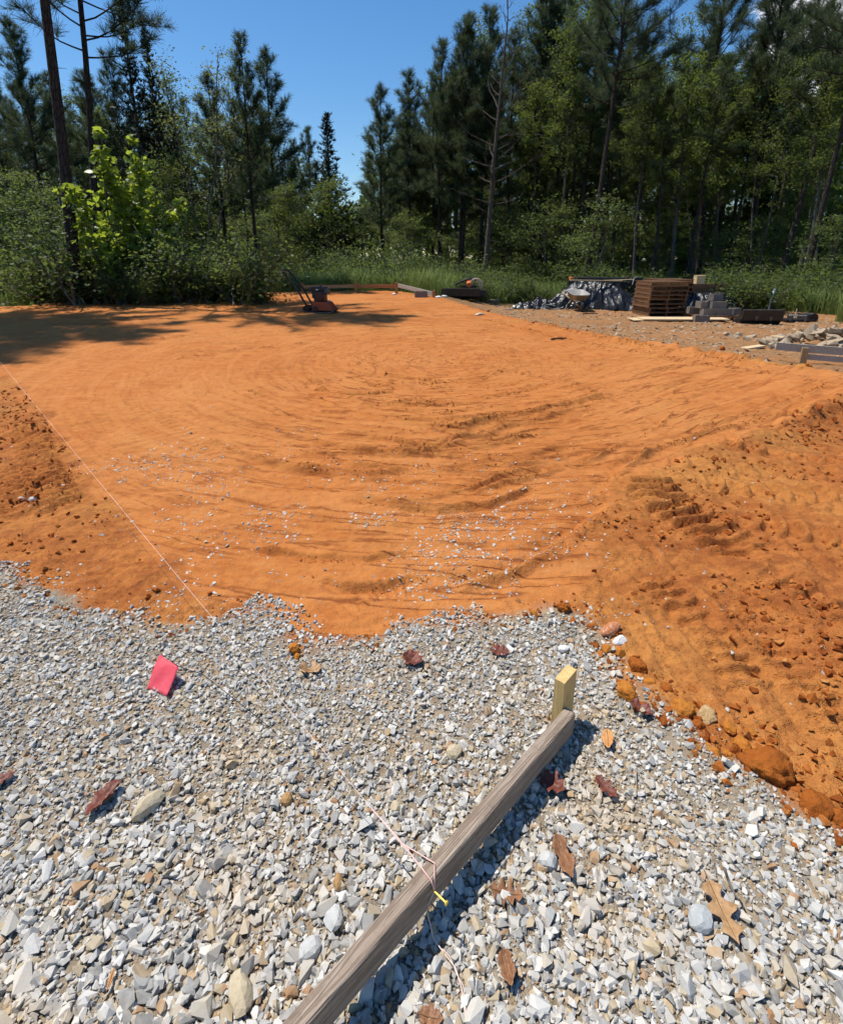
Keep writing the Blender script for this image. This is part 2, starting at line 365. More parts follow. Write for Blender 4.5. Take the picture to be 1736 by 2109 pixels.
# earth: clay pad, loose fill, gravel fines, trampled brown ground, forest litter
def make_earth():
    t = NT('earth'); z = t.n('Attribute', attribute_name='zone'); sep = t.n('SeparateColor', Color=z.outputs['Color'])
    pad, gr, far = sep.outputs[0], sep.outputs[1], sep.outputs[2]; gm = z.outputs['Alpha']
    pos = t.n('NewGeometry').outputs['Position']
    st = t.n('Mapping', Vector=pos); st.inputs['Scale'].default_value = (1.5, 4.2, 2); st = st.outputs['Vector']
    n1 = t.noise(.6, 3, .6, pos); n2 = t.noise(2.6, 4, .66, st, .5); n3 = t.noise(15, 3, .65, pos); n4 = t.noise(64, 2, .6, pos)
    clay = t.mix(t.rng(n2, .34, .66), (.38, .116, .023), (.49, .182, .046))
    clay = t.mix(t.rng(n1, .42, .70, 0, .7), clay, (.50, .200, .058))
    clay = t.mix(t.rng(n3, .50, .74, 0, .55), clay, (.29, .080, .018))
    clay = t.mix(t.rng(n4, .55, .8, 0, .5), clay, (.52, .23, .085))
    sx = t.n('SeparateXYZ', Vector=pos).outputs; dx = t.math('SUBTRACT', sx[0], float(GC[0])); dy = t.math('SUBTRACT', float(GC[1]), sx[1])
    ra = t.math('SQRT', t.math('ADD', t.math('MULTIPLY', dx, dx), t.math('MULTIPLY', dy, dy))); an = t.math('ARCTAN2', dx, dy)
    va = t.n('CombineXYZ', X=t.math('MULTIPLY', ra, 2.9), Y=t.math('MULTIPLY', an, 1.15)).outputs[0]
    uu = t.math('ADD', t.math('MULTIPLY', sx[0], float(EDGE[0])), t.math('MULTIPLY', sx[1], float(EDGE[1]))); vv = t.math('SUBTRACT', t.math('MULTIPLY', sx[1], float(EDGE[0])), t.math('MULTIPLY', sx[0], float(EDGE[1])))
    vb = t.n('CombineXYZ', X=t.math('MULTIPLY', uu, .38), Y=t.math('MULTIPLY', vv, 2.8)).outputs[0]
    mw = t.rng(t.math('ADD', sx[0], t.rng(n1, .3, .7, -.7, .7)), 1.4, 3.0)
    sA = t.noise(2.2, 2, .5, va); sB = t.noise(2.0, 2, .5, vb); lA = t.rng(t.math('ABSOLUTE', t.math('SUBTRACT', sA, .5)), .002, .026, 1, 0); lB = t.rng(t.math('ABSOLUTE', t.math('SUBTRACT', sB, .5)), .002, .024, 1, 0)
    def lerp(a_, b_): return t.math('ADD', t.math('MULTIPLY', a_, t.math('SUBTRACT', 1.0, mw)), t.math('MULTIPLY', b_, mw))
    scr = lerp(sA, sB); lines = lerp(lA, lB)
    lines = t.math('MULTIPLY', lines, t.rng(sx[0], -2.6, -.9, .25, 1)); lines = t.math('MULTIPLY', lines, t.math('MULTIPLY', t.rng(n3, .30, .48), t.rng(n1, .30, .52, .45, 1)))
    clay = t.mix(t.math('MULTIPLY', lines, .8), clay, (.18, .046, .011)); clay = t.mix(t.rng(scr, .52, .66, 0, .35), clay, (.52, .215, .066))
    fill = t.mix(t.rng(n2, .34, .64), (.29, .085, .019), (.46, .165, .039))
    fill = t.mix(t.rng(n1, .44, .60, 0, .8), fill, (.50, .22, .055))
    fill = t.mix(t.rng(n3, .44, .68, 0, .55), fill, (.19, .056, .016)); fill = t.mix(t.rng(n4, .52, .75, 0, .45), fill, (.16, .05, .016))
    fine = t.mix(t.rng(n3, .3, .7), (.20, .155, .105), (.34, .275, .20))
    fine = t.mix(t.rng(n2, .52, .72, 0, .7), fine, (.44, .27, .12))
    brown = t.mix(t.rng(n2, .3, .7), (.25, .122, .048), (.43, .235, .105))
    brown = t.mix(t.rng(n3, .42, .68, 0, .75), brown, (.15, .078, .036)); brown = t.mix(t.rng(n4, .5, .72, 0, .6), brown, (.12, .065, .032))
    brown = t.mix(t.rng(n1, .5, .7, 0, .5), brown, (.42, .165, .05))
    litter = t.mix(t.rng(n3, .3, .7), (.045, .035, .018), (.07, .075, .025))
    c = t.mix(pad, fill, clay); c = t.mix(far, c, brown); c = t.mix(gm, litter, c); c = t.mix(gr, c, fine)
    h = t.math('ADD', t.math('MULTIPLY', n3, .6), t.math('MULTIPLY', n4, .35)); h = t.math('ADD', h, t.math('MULTIPLY', t.noise(190, 1, .6, pos), .30))
    h = t.math('ADD', h, t.math('MULTIPLY', pad, t.math('MULTIPLY', scr, .55))); h = t.math('SUBTRACT', h, t.math('MULTIPLY', pad, t.math('MULTIPLY', lines, .45)))
    amp = t.math('ADD', t.math('MULTIPLY', pad, -.3), 1.0)
    nn = t.n('Bump', Strength=amp, Distance=.022, Height=h).outputs['Normal']
    t.fin(t.bsdf(c, .92, 0, .18, nn))
make_earth()
def make_stone():
    t = NT('gravel_stone'); isl = t.n('NewGeometry').outputs['Random Per Island']; pos = t.obj()
    c = t.ramp(isl, [(0, (.20, .19, .175)), (.14, (.38, .365, .34)), (.32, (.54, .52, .48)), (.48, (.28, .275, .26)), (.6, (.45, .41, .345)), (.75, (.62, .595, .55)), (.86, (.37, .30, .205)), (.94, (.45, .35, .21)), (1, (.32, .16, .068))])
    c = t.mix(t.rng(t.noise(60, 2, .65, pos), .4, .8, 0, .35), c, (.50, .475, .43))
    c = t.mix(t.rng(t.noise(2.6, 3, .6, pos), .52, .70, 0, .6), c, (.48, .35, .20)); c = t.mix(t.rng(t.noise(26, 2, .6, pos), .54, .74, 0, .4), c, (.49, .40, .28))
    t.fin(t.bsdf(c, .8, 0, .28, t.bump(t.noise(90, 2, .6, pos), .22, .004)))
make_stone()
def make_crumb():
    t = NT('clay_crumb'); isl = t.n('NewGeometry').outputs['Random Per Island']; pos = t.obj()
    c = t.ramp(isl, [(0, (.22, .058, .013)), (.4, (.33, .095, .019)), (.75, (.42, .145, .032)), (1, (.50, .24, .075))])
    c = t.mix(t.rng(t.noise(45, 4, .6, pos), .4, .75, 0, .6), c, (.26, .065, .013))
    t.fin(t.bsdf(c, .95, 0, .1, t.bump(t.noise(110, 4, .7, pos), .8, .008)))
make_crumb()
def make_clod(name, c1, c2, c3):
    t = NT(name); pos = t.obj()
    c = t.mix(t.rng(t.noise(14, 5, .65, pos), .3, .7), c1, c2); c = t.mix(t.rng(t.noise(55, 4, .6, pos), .48, .74, 0, .8), c, c3)
    t.fin(t.bsdf(c, .95, 0, .1, t.bump(t.noise(60, 5, .7, pos), .9, .012)))
make_clod('clod', (.42, .14, .022), (.56, .235, .045), (.28, .08, .014)); make_clod('clod_dark', (.28, .075, .013), (.42, .13, .022), (.17, .045, .012)); make_clod('clod_tan', (.50, .30, .12), (.60, .43, .24), (.40, .2, .06))
def rock(name, c1, c2, c3, sc=20):
    t = NT(name); pos = t.obj(); c = t.mix(t.rng(t.noise(sc, 5, .6, pos), .3, .7), c1, c2); c = t.mix(t.rng(t.noise(sc * 4, 4, .6, pos), .5, .75, 0, .7), c, c3)
    t.fin(t.bsdf(c, .8, 0, .25, t.bump(t.noise(sc * 4, 5, .65, pos), .55, .006)))
rock('rock_tan', (.44, .36, .235), (.52, .44, .31), (.34, .25, .14)); rock('rock_grey', (.42, .415, .40), (.56, .55, .52), (.32, .31, .30)); rock('rock_blue', (.33, .345, .34), (.44, .45, .44), (.5, .49, .46))
rock('rock_brown', (.33, .18, .07), (.45, .28, .12), (.22, .11, .04)); rock('rock_white', (.62, .60, .57), (.74, .72, .69), (.5, .42, .35)); rock('rock_rubble', (.30, .225, .15), (.45, .355, .25), (.18, .125, .08), 9); rock('brick_face', (.40, .13, .045), (.52, .2, .08), (.62, .58, .52), 25)
rock('concrete', (.15, .125, .105), (.21, .18, .15), (.12, .10, .085), 12)

def wood(name, c1, c2, c3, rough=.75, grain=1.0, bump=.6):
    t = NT(name); v = t.obj((1.1, 26 * grain, 26 * grain)); v2 = t.obj((2.2, 90 * grain, 90 * grain)); v3 = t.obj((1, 1, 1))
    g = t.noise(1.6, 4, .55, v, .35); f = t.noise(1.2, 4, .6, v2, .2)
    band = t.math('SINE', t.math('MULTIPLY', g, 46.0)); band = t.rng(band, -1, 1, 0, 1)
    c = t.mix(t.rng(g, .3, .7), c1, c2); c = t.mix(t.math('MULTIPLY', band, .62), c, c3); c = t.mix(t.rng(f, .5, .78, 0, .55), c, c3)
    c = t.mix(t.rng(t.noise(7, 4, .6, v3), .48, .72, 0, .45), c, c1)
    kv = t.n('TexVoronoi', Scale=1.0); t.set(kv, 'Vector', t.obj((3.1, 9, 9))); kd = kv.outputs['Distance']; c = t.mix(t.rng(kd, .06, .16, .85, 0), c, tuple(q * .45 for q in c3)); c = t.mix(t.rng(t.noise(38, 4, .7, v3), .55, .75, 0, .4), c, tuple(q * .7 for q in c3))
    h = t.math('ADD', t.math('MULTIPLY', band, -.45), t.math('MULTIPLY', f, -.7))
    t.fin(t.bsdf(c, rough, 0, .25, t.bump(h, bump, .0035)))
wood('wood_weathered', (.31, .235, .175), (.40, .325, .255), (.14, .09, .058), bump=.9); wood('wood_fresh', (.64, .44, .175), (.70, .52, .24), (.45, .27, .085), bump=.3)
wood('wood_pallet', (.20, .10, .048), (.26, .14, .07), (.11, .055, .028)); wood('wood_post', (.42, .20, .075), (.50, .26, .105), (.28, .12, .04)); wood('wood_ply', (.62, .46, .27), (.70, .55, .35), (.46, .32, .17)); wood('wood_grey', (.42, .37, .31), (.52, .47, .40), (.27, .22, .17))
wood('wood_tan', (.40, .27, .14), (.47, .33, .18), (.26, .16, .08))

def plastic():
    t = NT('tarp_plastic'); v = t.obj(); a = t.noise(7, 4, .6, t.obj((1, 2.2, .7)), .8); b = t.noise(26, 3, .6, v, .5)
    h = t.math('ADD', t.math('MULTIPLY', a, .8), t.math('MULTIPLY', b, .25))
    t.fin(t.bsdf(t.mix(t.rng(b, .4, .8), (.012, .012, .014), (.03, .03, .031)), .22, 0, .45, t.bump(h, .35, .12)))
plastic()
simple('steel_black', (.012, .012, .013), (.03, .028, .027), .42, .2, .5, 6, .25, 30, .004); simple('steel_worn', (.03, .03, .032), (.16, .14, .12), .5, .4, .5, 5, .3, 30, .004)
simple('steel_pale', (.26, .25, .235), (.38, .365, .34), .45, .3, .5, 7, .2, 30, .003); simple('rubber', (.016, .016, .016), (.04, .036, .032), .75, 0, .3)
simple('paint_red', (.40, .062, .018), (.30, .045, .015), .38, 0, .5, 9, .15, 40, .003); simple('paint_dull', (.11, .026, .014), (.07, .02, .012), .5); simple('paint_orange', (.80, .20, .06), (.7, .15, .04), .4, 0, .5); simple('engine_dark', (.02, .019, .018), (.07, .06, .05), .5, .3, .5)
simple('hose', (.62, .45, .36), (.72, .6, .5), .5); simple('white_paint', (.72, .71, .68), (.6, .58, .54), .6); simple('box_tan', (.60, .44, .22), (.68, .52, .28), .8)
simple('pvc', (.42, .50, .58), (.55, .6, .64), .5); simple('string', (.66, .50, .43), (.74, .60, .52), .8, 0, .2, 200, 0); simple('string_pink', (.82, .42, .36), (.86, .55, .48), .8, 0, .2, 200, 0)
simple('nail', (.72, .52, .06), (.66, .42, .04), .4, .3, .5, 60, .1); simple('wire', (.03, .03, .03), (.08, .07, .06), .5, .5); simple('dead_leaf_stem', (.16, .08, .03), (.24, .13, .06), .8)
def flag():
    t = NT('flag_pink'); v = t.obj(); c = t.mix(t.rng(t.noise(30, 3, .5, v), .3, .7), (.90, .115, .16), (.93, .16, .20))
    p = t.bsdf(c, .55, 0, .3, t.bump(t.noise(22, 3, .5, v), .5, .01)); tr = t.n('BsdfTranslucent'); t.set(tr, 'Color', c)
    m = t.n('MixShader', Fac=.4); t.t.links.new(p, m.inputs[1]); t.t.links.new(tr.outputs[0], m.inputs[2]); t.fin(m.outputs[0])
flag()
def dleaf(name, c1, c2, c3):
    t = NT(name); v = t.obj(); c = t.mix(t.rng(t.noise(26, 4, .6, v), .3, .7), c1, c2); c = t.mix(t.rng(t.noise(90, 3, .6, v), .5, .75, 0, .7), c, c3)
    p = t.bsdf(c, .5, 0, .4, t.bump(t.noise(60, 4, .6, v), .5, .006)); tr = t.n('BsdfTranslucent'); t.set(tr, 'Color', c)
    m = t.n('MixShader', Fac=.22); t.t.links.new(p, m.inputs[1]); t.t.links.new(tr.outputs[0], m.inputs[2]); t.fin(m.outputs[0])
dleaf('leaf_red', (.16, .045, .03), (.26, .075, .05), (.10, .03, .022)); dleaf('leaf_tan', (.44, .25, .11), (.55, .34, .17), (.30, .15, .06)); dleaf('leaf_brown', (.27, .12, .055), (.38, .19, .09), (.17, .07, .035)); dleaf('leaf_orange', (.60, .28, .09), (.68, .36, .14), (.42, .17, .05))

def bark(name, c1, c2, c3, vs_=6):
    t = NT(name); v = t.obj((vs_, vs_, vs_ * .28)); w = t.n('TexVoronoi', feature='DISTANCE_TO_EDGE', Scale=1.6); t.set(w, 'Vector', v)
    e = t.rng(w.outputs['Distance'], 0, .16); n = t.noise(2.4, 5, .65, v)
    c = t.mix(t.rng(n, .3, .7), c1, c2); c = t.mix(t.rng(w.outputs['Distance'], 0, .12, .8, 0), c, c3)
    t.fin(t.bsdf(c, .9, 0, .15, t.bump(t.math('ADD', e, t.math('MULTIPLY', n, .6)), .9, .03)))
bark('bark_pine', (.048, .037, .031), (.082, .064, .054), (.02, .015, .012), 7); bark('bark_grey', (.12, .106, .09), (.18, .162, .14), (.08, .07, .055), 9); bark('bark_dead', (.12, .095, .08), (.17, .14, .115), (.10, .07, .05), 10)
leafmat('needle_pine', (.034, .054, .027), (.060, .088, .042), (.092, .124, .060), .30, (.13, .17, .06), .55, .3)
leafmat('needle_cedar', (.012, .022, .013), (.020, .033, .018), (.032, .048, .025), .12, (.05, .075, .03), .55, .25)
leafmat('leaf_oak', (.034, .054, .014), (.060, .090, .022), (.100, .136, .036), .42, (.26, .33, .055), .58, .22)
leafmat('leaf_under', (.034, .056, .017), (.060, .092, .028), (.104, .140, .046), .42, (.25, .32, .065), .56, .25)
leafmat('leaf_bright', (.10, .15, .018), (.15, .215, .026), (.22, .275, .04), .52, (.50, .60, .06), .38, .5)
leafmat('leaf_yellow', (.08, .105, .03), (.125, .15, .042), (.17, .18, .055), .45, (.30, .32, .08), .5, .3)
leafmat('blade_grass', (.11, .155, .040), (.165, .22, .058), (.24, .27, .10), .42, (.34, .44, .11), .55, .3)
leafmat('weed_leaf', (.070, .112, .026), (.11, .165, .040), (.16, .215, .06), .42, (.26, .36, .07), .58, .22)

KIDS = {}
_build0 = MB.build
def _build(s, name, mat, parent=None, **k):
    o = _build0(s, name, mat, parent, **k)
    if parent is not None: KIDS.setdefault(parent.name, []).append(o)
    return o
MB.build = _build
def copy_tree(o, parent=None):                       # a thing, its parts and their sub-parts (mesh data shared)
    c = o.copy(); COL.objects.link(c); c.parent = parent
    if parent is not None: KIDS.setdefault(parent.name, []).append(c)
    for ch in list(KIDS.get(o.name, [])): copy_tree(ch, c)
    return c

# ================================================================== GROUND
A_ = on_pad(1790, 778); B_ = on_pad(890, 608); _e = (B_ - A_) / np.hypot(*(B_ - A_)); _nrm = np.array([_e[1], -_e[0]])
if (np.array([9.0, 16.0]) - A_) @ _nrm < 0: _nrm = -_nrm
def make_ground():
    th = np.concatenate([np.linspace(-60, 60, 640), np.linspace(60, 300, 34)[1:-1]]); th = np.radians(th); nt = len(th)
    r = np.concatenate([[.03, .15, .28], np.geomspace(.4, 1.9, 72)[:-1], np.geomspace(1.9, 7, 330)[:-1], np.geomspace(7, 15, 75)[:-1], np.geomspace(15, 46, 40), np.geomspace(50, 700, 14)]); nr = len(r)
    rr, tt = np.meshgrid(r, th, indexing='ij'); x = (rr * np.sin(tt)).ravel(); y = (rr * np.cos(tt)).ravel()
    z, scuff_shade = terrain(x, y, True, True); sp, sg = zones(x, y)
    big = ss(45, 120, np.hypot(x, y)); z = z * (1 - big)
    pad = ss(.05, -.05, sp) * (1 - .8 * np.clip(scuff_shade, 0, 1)); gr = ss(.04, -.05, sg)  # clay darkened by mask: turned soil in tracks, painted shade on near flake edges
    side = (x - A_[0]) * _nrm[0] + (y - A_[1]) * _nrm[1] + .25 * fbm(x, y, 3)
    far = ss(-.1, .5, side) * ss(-.03, .10, sp) * ss(-2, .5, x)
    wr = ss(-.5, 2.5, x); bare = ss(1.1, .25, sp + .3 * fbm(x * .7, y * .7, 2)) * (1 - wr) + wr * ss(22.5, 19.0, y + .8 * fbm(x * .5, y * .5, 2)) * ss(15, 12.5, x + .5 * fbm(x * .8, y * .8, 2) - .2 * (y - 13))
    bare = np.where(np.hypot(x, y) < 5, 1, bare)
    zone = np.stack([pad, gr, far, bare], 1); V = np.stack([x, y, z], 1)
    i, j = np.meshgrid(np.arange(nr - 1), np.arange(nt), indexing='ij'); j2 = (j + 1) % nt
    F = np.stack([i * nt + j, (i + 1) * nt + j, (i + 1) * nt + j2, i * nt + j2], -1).reshape(-1, 4)
    cls = np.zeros(len(V), int); cls[(sp < 0)] = 1; cls[(sg < 0)] = 2
    fc = np.maximum(cls[F[:, 0]], cls[F[:, 2]])
    for k, name in enumerate(('ground', 'clay_pad', 'gravel_bed')):
        f = F[fc == k]; u, inv = np.unique(f, return_inverse=True)
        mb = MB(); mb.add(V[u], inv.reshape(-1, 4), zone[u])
        if name == 'gravel_bed': mb.add([(0, 0, V[0, 2])], np.zeros((0, 4), int), (0, 1, 0, 1)); 
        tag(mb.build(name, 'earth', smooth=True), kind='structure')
make_ground()

# ------------------------------------------------------------------ loose stones
def hull(n, seed, jag=.25, flat=1.0):
    rg = np.random.default_rng(seed); P = rg.normal(size=(n, 3)); P /= np.linalg.norm(P, axis=1)[:, None]
    P *= (1 - jag * rg.random((n, 1))); P[:, 2] *= flat
    P = np.sign(P) * np.abs(P) ** .62; P *= 1.05                     # a little blocky
    bm = bmesh.new(); [bm.verts.new(p) for p in P]; r = bmesh.ops.convex_hull(bm, input=bm.verts)
    bmesh.ops.delete(bm, geom=[v for v in bm.verts if not v.link_faces], context='VERTS')
    bmesh.ops.triangulate(bm, faces=bm.faces); bm.verts.index_update()
    V = np.array([v.co[:] for v in bm.verts]); F = np.array([[v.index for v in f.verts] for f in bm.faces]); bm.free(); return V, F
HB = [hull(12, 100 + i, .3, .85) for i in range(70)]; HS = [hull(9, 300 + i, .32, .9) for i in range(50)]
def rotmats(n, tilt):
    a = rng.uniform(0, 2 * math.pi, n); b = rng.normal(0, tilt, n); c = rng.normal(0, tilt, n)
    ca, sa, cb, sb, cc, sc_ = np.cos(a), np.sin(a), np.cos(b), np.sin(b), np.cos(c), np.sin(c); o = np.zeros(n); i = np.ones(n)
    Z = np.stack([ca, -sa, o, sa, ca, o, o, o, i], 1).reshape(-1, 3, 3); X = np.stack([i, o, o, o, cb, -sb, o, sb, cb], 1).reshape(-1, 3, 3); Y = np.stack([cc, o, sc_, o, i, o, -sc_, o, cc], 1).reshape(-1, 3, 3)
    return X @ Y @ Z
def scatter(mb, lib, P, S, tilt=.35):
    n = len(P); k = rng.integers(0, len(lib), n); M = rotmats(n, tilt)
    for q in range(len(lib)):
        m = k == q
        if not m.any(): continue
        V, F = lib[q]; W = np.einsum('nij,nvj->nvi', M[m], V[None] * S[m][:, None, :]) + P[m][:, None, :]
        off = (np.arange(m.sum()) * len(V))[:, None, None]
        mb.add(W.reshape(-1, 3), (F[None] + off).reshape(-1, 3))
def in_view(x, y): return (y > .42) & (np.abs(x) < .88 * y + .5)
KEEP_OUT = []                                            # (x, y, r) spots taken by stones and clods built singly
gmb = MB()
for n, lo, hi, lib, lift in ((900, .0135, .021, HB, .5), (12000, .008, .0135, HB, .55), (32000, .0042, .008, HS, .5), (13500, .0022, .0042, HS, .4)):
    x = rng.uniform(-2.9, 3.0, n * 4); y = rng.uniform(.38, 3.1, n * 4); s = rng.uniform(lo, hi, n * 4)
    sg = sdpoly(x, y, GRAVEL) + fbm(x * 5, y * 5, 3) * .07
    fines = fbm(x * 2.1 + 5, y * 2.1, 3) - .12 + .22 * ss(.2, 1.4, x) * ss(1.9, 1.0, y)
    keep = in_view(x, y) & (sg < .07 - .13 * rng.random(len(x)) ** 2)
    if lo > .009: keep &= (fines < .46) | (rng.random(len(x)) < .35)
    x, y, s = x[keep][:n], y[keep][:n], s[keep][:n]
    s = s * (.8 + .45 * ss(1.6, .5, y) * (1 - ss(0, 1.0, x) * .35))
    an = np.stack([s * rng.uniform(.95, 1.55, len(s)), s * rng.uniform(.75, 1.1, len(s)), s * rng.uniform(.6, .95, len(s))], 1)
    z = terrain(x, y) + s * rng.uniform(lift - .35, lift + .25, len(s))
    scatter(gmb, lib, np.stack([x, y, z], 1), an, .45)
tag(gmb.build('gravel', 'gravel_stone'), 'pale grey and tan crushed stone gravel covering the near ground', 'gravel', kind='stuff')

# stray chips pressed into the clay pad and its edges
cmb = MB()
CL = [((330, 960), 90, 22, 380), ((420, 1000), 60, 12, 60), ((640, 1030), 130, 30, 420), ((500, 1075), 130, 40, 420), ((650, 1070), 90, 35, 260), ((820, 1050), 110, 30, 240), ((960, 1150), 130, 45, 560), ((1010, 1090), 110, 35, 380), ((540, 1200), 90, 35, 160), ((900, 1210), 120, 30, 200),
      ((760, 960), 300, 60, 260), ((900, 1010), 200, 40, 220), ((850, 1120), 300, 70, 320), ((420, 930), 220, 40, 150), ((1000, 1000), 160, 30, 130), ((120, 1190), 140, 20, 140), ((290, 1230), 120, 25, 190), ((380, 1165), 90, 40, 70), ((60, 1030), 40, 8, 8), ((520, 1235), 90, 20, 150), ((1150, 1255), 80, 15, 120), ((350, 1270), 110, 30, 260), ((1600, 1300), 140, 140, 90), ((1400, 1500), 90, 60, 40)]
for (cx_, cy_), sx, sy, n in CL:
    n = int(n * 1.25); px = rng.normal(cx_, sx, n); py = rng.normal(cy_, sy, n); q = np.array([on_pad(a, b) for a, b in zip(px, py)])
    q = q[(q[:, 1] > 1.2) & (q[:, 1] < 12)]; q = q[fbm(q[:, 0] * 3.3, q[:, 1] * 3.3, 3) > rng.normal(-.12, .22, len(q))]; s = .0025 + .0092 * rng.random(len(q)) ** 2.4
    s *= np.clip(.7 + .1 * q[:, 1], .8, 1.15)
    an = np.stack([s * rng.uniform(1, 1.6, len(s)), s, s * rng.uniform(.5, .9, len(s))], 1)
    scatter(cmb, HS, np.stack([q[:, 0], q[:, 1], terrain(q[:, 0], q[:, 1]) + s * .02], 1), an, .3)
tag(cmb.build('gravel_chips', 'gravel_stone'), 'white stone chips strewn thinly over the orange clay pad', 'gravel chips', kind='stuff')

# crumbs of clay on the loose ground either side and along the edge of the pad
kmb = MB()
def crumbs(n, x0, x1, y0, y1, lo, hi, dens, lib=HS):
    x = rng.uniform(x0, x1, n * 3); y = y0 + (y1 - y0) * rng.random(n * 3) ** 1.5; sp = sdpoly(x, y, PAD); sg = sdpoly(x, y, GRAVEL)
    keep = (rng.random(n * 3) < dens(x, y, sp, sg)) & (np.abs(x) < .95 * y + .8); x, y = x[keep][:n], y[keep][:n]
    s = lo + (hi - lo) * rng.random(len(x)) ** 3.2
    an = np.stack([s * rng.uniform(.9, 1.3, len(s)), s * rng.uniform(.8, 1.1, len(s)), s * rng.uniform(.6, .95, len(s))], 1)
    scatter(kmb, lib, np.stack([x, y, terrain(x, y) + s * .3], 1), an, .5)
rough_d = lambda x, y, sp, sg: ((sp > -.03) & (sg > -.06)) * np.clip(.35 + .8 * fbm(x * 2.3, y * 2.3, 3), .04, 1)
crumbs(22000, -5, 5.5, 1.1, 6.5, .0024, .021, rough_d)
crumbs(1100, -1, 2.4, .8, 2.4, .004, .022, lambda x, y, sp, sg: np.exp(-(sg / .06) ** 2) * (x > .2), HB)
crumbs(900, -2, 1, 1.5, 2.7, .004, .014, lambda x, y, sp, sg: np.exp(-(sg / .07) ** 2))
crumbs(2600, -5, 6, 1.6, 7, .002, .006, lambda x, y, sp, sg: (sp < 0) * np.clip(.1 + .8 * fbm(x * 2, y * 2, 2), .02, 1))
crumbs(1600, 1, 9, 4, 16, .008, .045, lambda x, y, sp, sg: np.exp(-((sp - .12) / .14) ** 2) * (x > 1.5))
for P, w, a in TRACKS:
    L = np.hypot(*np.diff(P, axis=0).T); n = int(L.sum() * 150 * a / .02); u = rng.random(n) * L.sum(); cs = np.concatenate([[0], np.cumsum(L)]); i = np.clip(np.searchsorted(cs, u) - 1, 0, len(L) - 1); t_ = (u - cs[i]) / L[i]
    q = P[i] + (P[i + 1] - P[i]) * t_[:, None] + rng.normal(0, w * .7, (n, 2)); k = fbm(q[:, 0] * 5 + 3, q[:, 1] * 5, 3, .6) > -.35; q = q[k]; s = .002 + .007 * rng.random(len(q)) ** 3 * np.clip(q[:, 1] / 5, .7, 1.5)
    scatter(kmb, HS, np.stack([q[:, 0], q[:, 1], terrain(q[:, 0], q[:, 1]) + s * .4], 1), np.stack([s * 1.2, s, s * .8], 1), .5)
tag(kmb.build('clay_crumbs', 'clay_crumb'), 'loose crumbs of orange clay on the churned ground', 'soil', kind='stuff')

# stray debris on the brown ground to the right
dmb = MB()
x = rng.uniform(2, 12, 9000); y = 6 + 14 * rng.random(9000) ** 1.3; side = (x - A_[0]) * _nrm[0] + (y - A_[1]) * _nrm[1]; k = (side > .1) & (sdpoly(x, y, PAD) > .1) & (fbm(x * .9, y * .9, 2) > -.35); x, y = x[k], y[k]
s = .007 + .035 * rng.random(len(x)) ** 3.5; scatter(dmb, HS, np.stack([x, y, terrain(x, y) + s * .2], 1), np.stack([s * rng.uniform(1, 2.6, len(s)), s, s * .6], 1), .3)
tag(dmb.build('ground_debris', 'rock_rubble'), 'small brown chips and trash bits on the trampled ground', 'debris', kind='stuff')

# ================================================================== SINGLE STONES, CLODS, LEAVES
def lump(name, mat, px, py, wpx, label, cat, group=None, asp=(1, .85, .72), sub=3, rough=.22, sink=.28, freq=2.2, rz=None, hulls=False, crumb=False):
    c = hit(px, py + wpx * .2); dist = (c - Vector((0, 0, EYE))).length; s = wpx / FPX * dist * .5 * 0.80
    bm = bmesh.new(); bmesh.ops.create_icosphere(bm, subdivisions=sub, radius=1); sd = Vector((px * .37, py * .21, 3)); rg = np.random.default_rng(int(px * 7 + py))
    from mathutils import noise as N
    pl = rg.normal(size=(9, 3)); pl /= np.linalg.norm(pl, axis=1)[:, None]; dd = rg.uniform(.62, .95, 9)
    for v in bm.verts:
        p = v.co.copy(); k = 1 + rough * N.fractal(p * freq + sd, 1.0, 2.1, 4)
        q = np.array(p * k)
        if hulls:
            for a, b in zip(pl, dd):
                e = q @ a
                if e > b: q = q - a * (e - b) * .92
        if crumb: q = q * (1 + .10 * N.fractal(Vector(q) * 5 + sd, .9, 2.2, 3))
        v.co = Vector(q) * s; v.co.x *= asp[0]; v.co.y *= asp[1]; v.co.z *= asp[2]
    me = bpy.data.meshes.new(name); bm.to_mesh(me); bm.free(); me.materials.append(MAT[mat])
    if not hulls or crumb: me.polygons.foreach_set('use_smooth', np.ones(len(me.polygons), bool))
    o = bpy.data.objects.new(name, me); COL.objects.link(o); o.location = (c.x, c.y, tz(c.x, c.y) + s * asp[2] * (1 - sink)); o.rotation_euler = (0, 0, rz if rz is not None else (px * .013) % 3)
    return tag(o, label, cat, group)
CG = 'clay clods along the edge of the gravel'
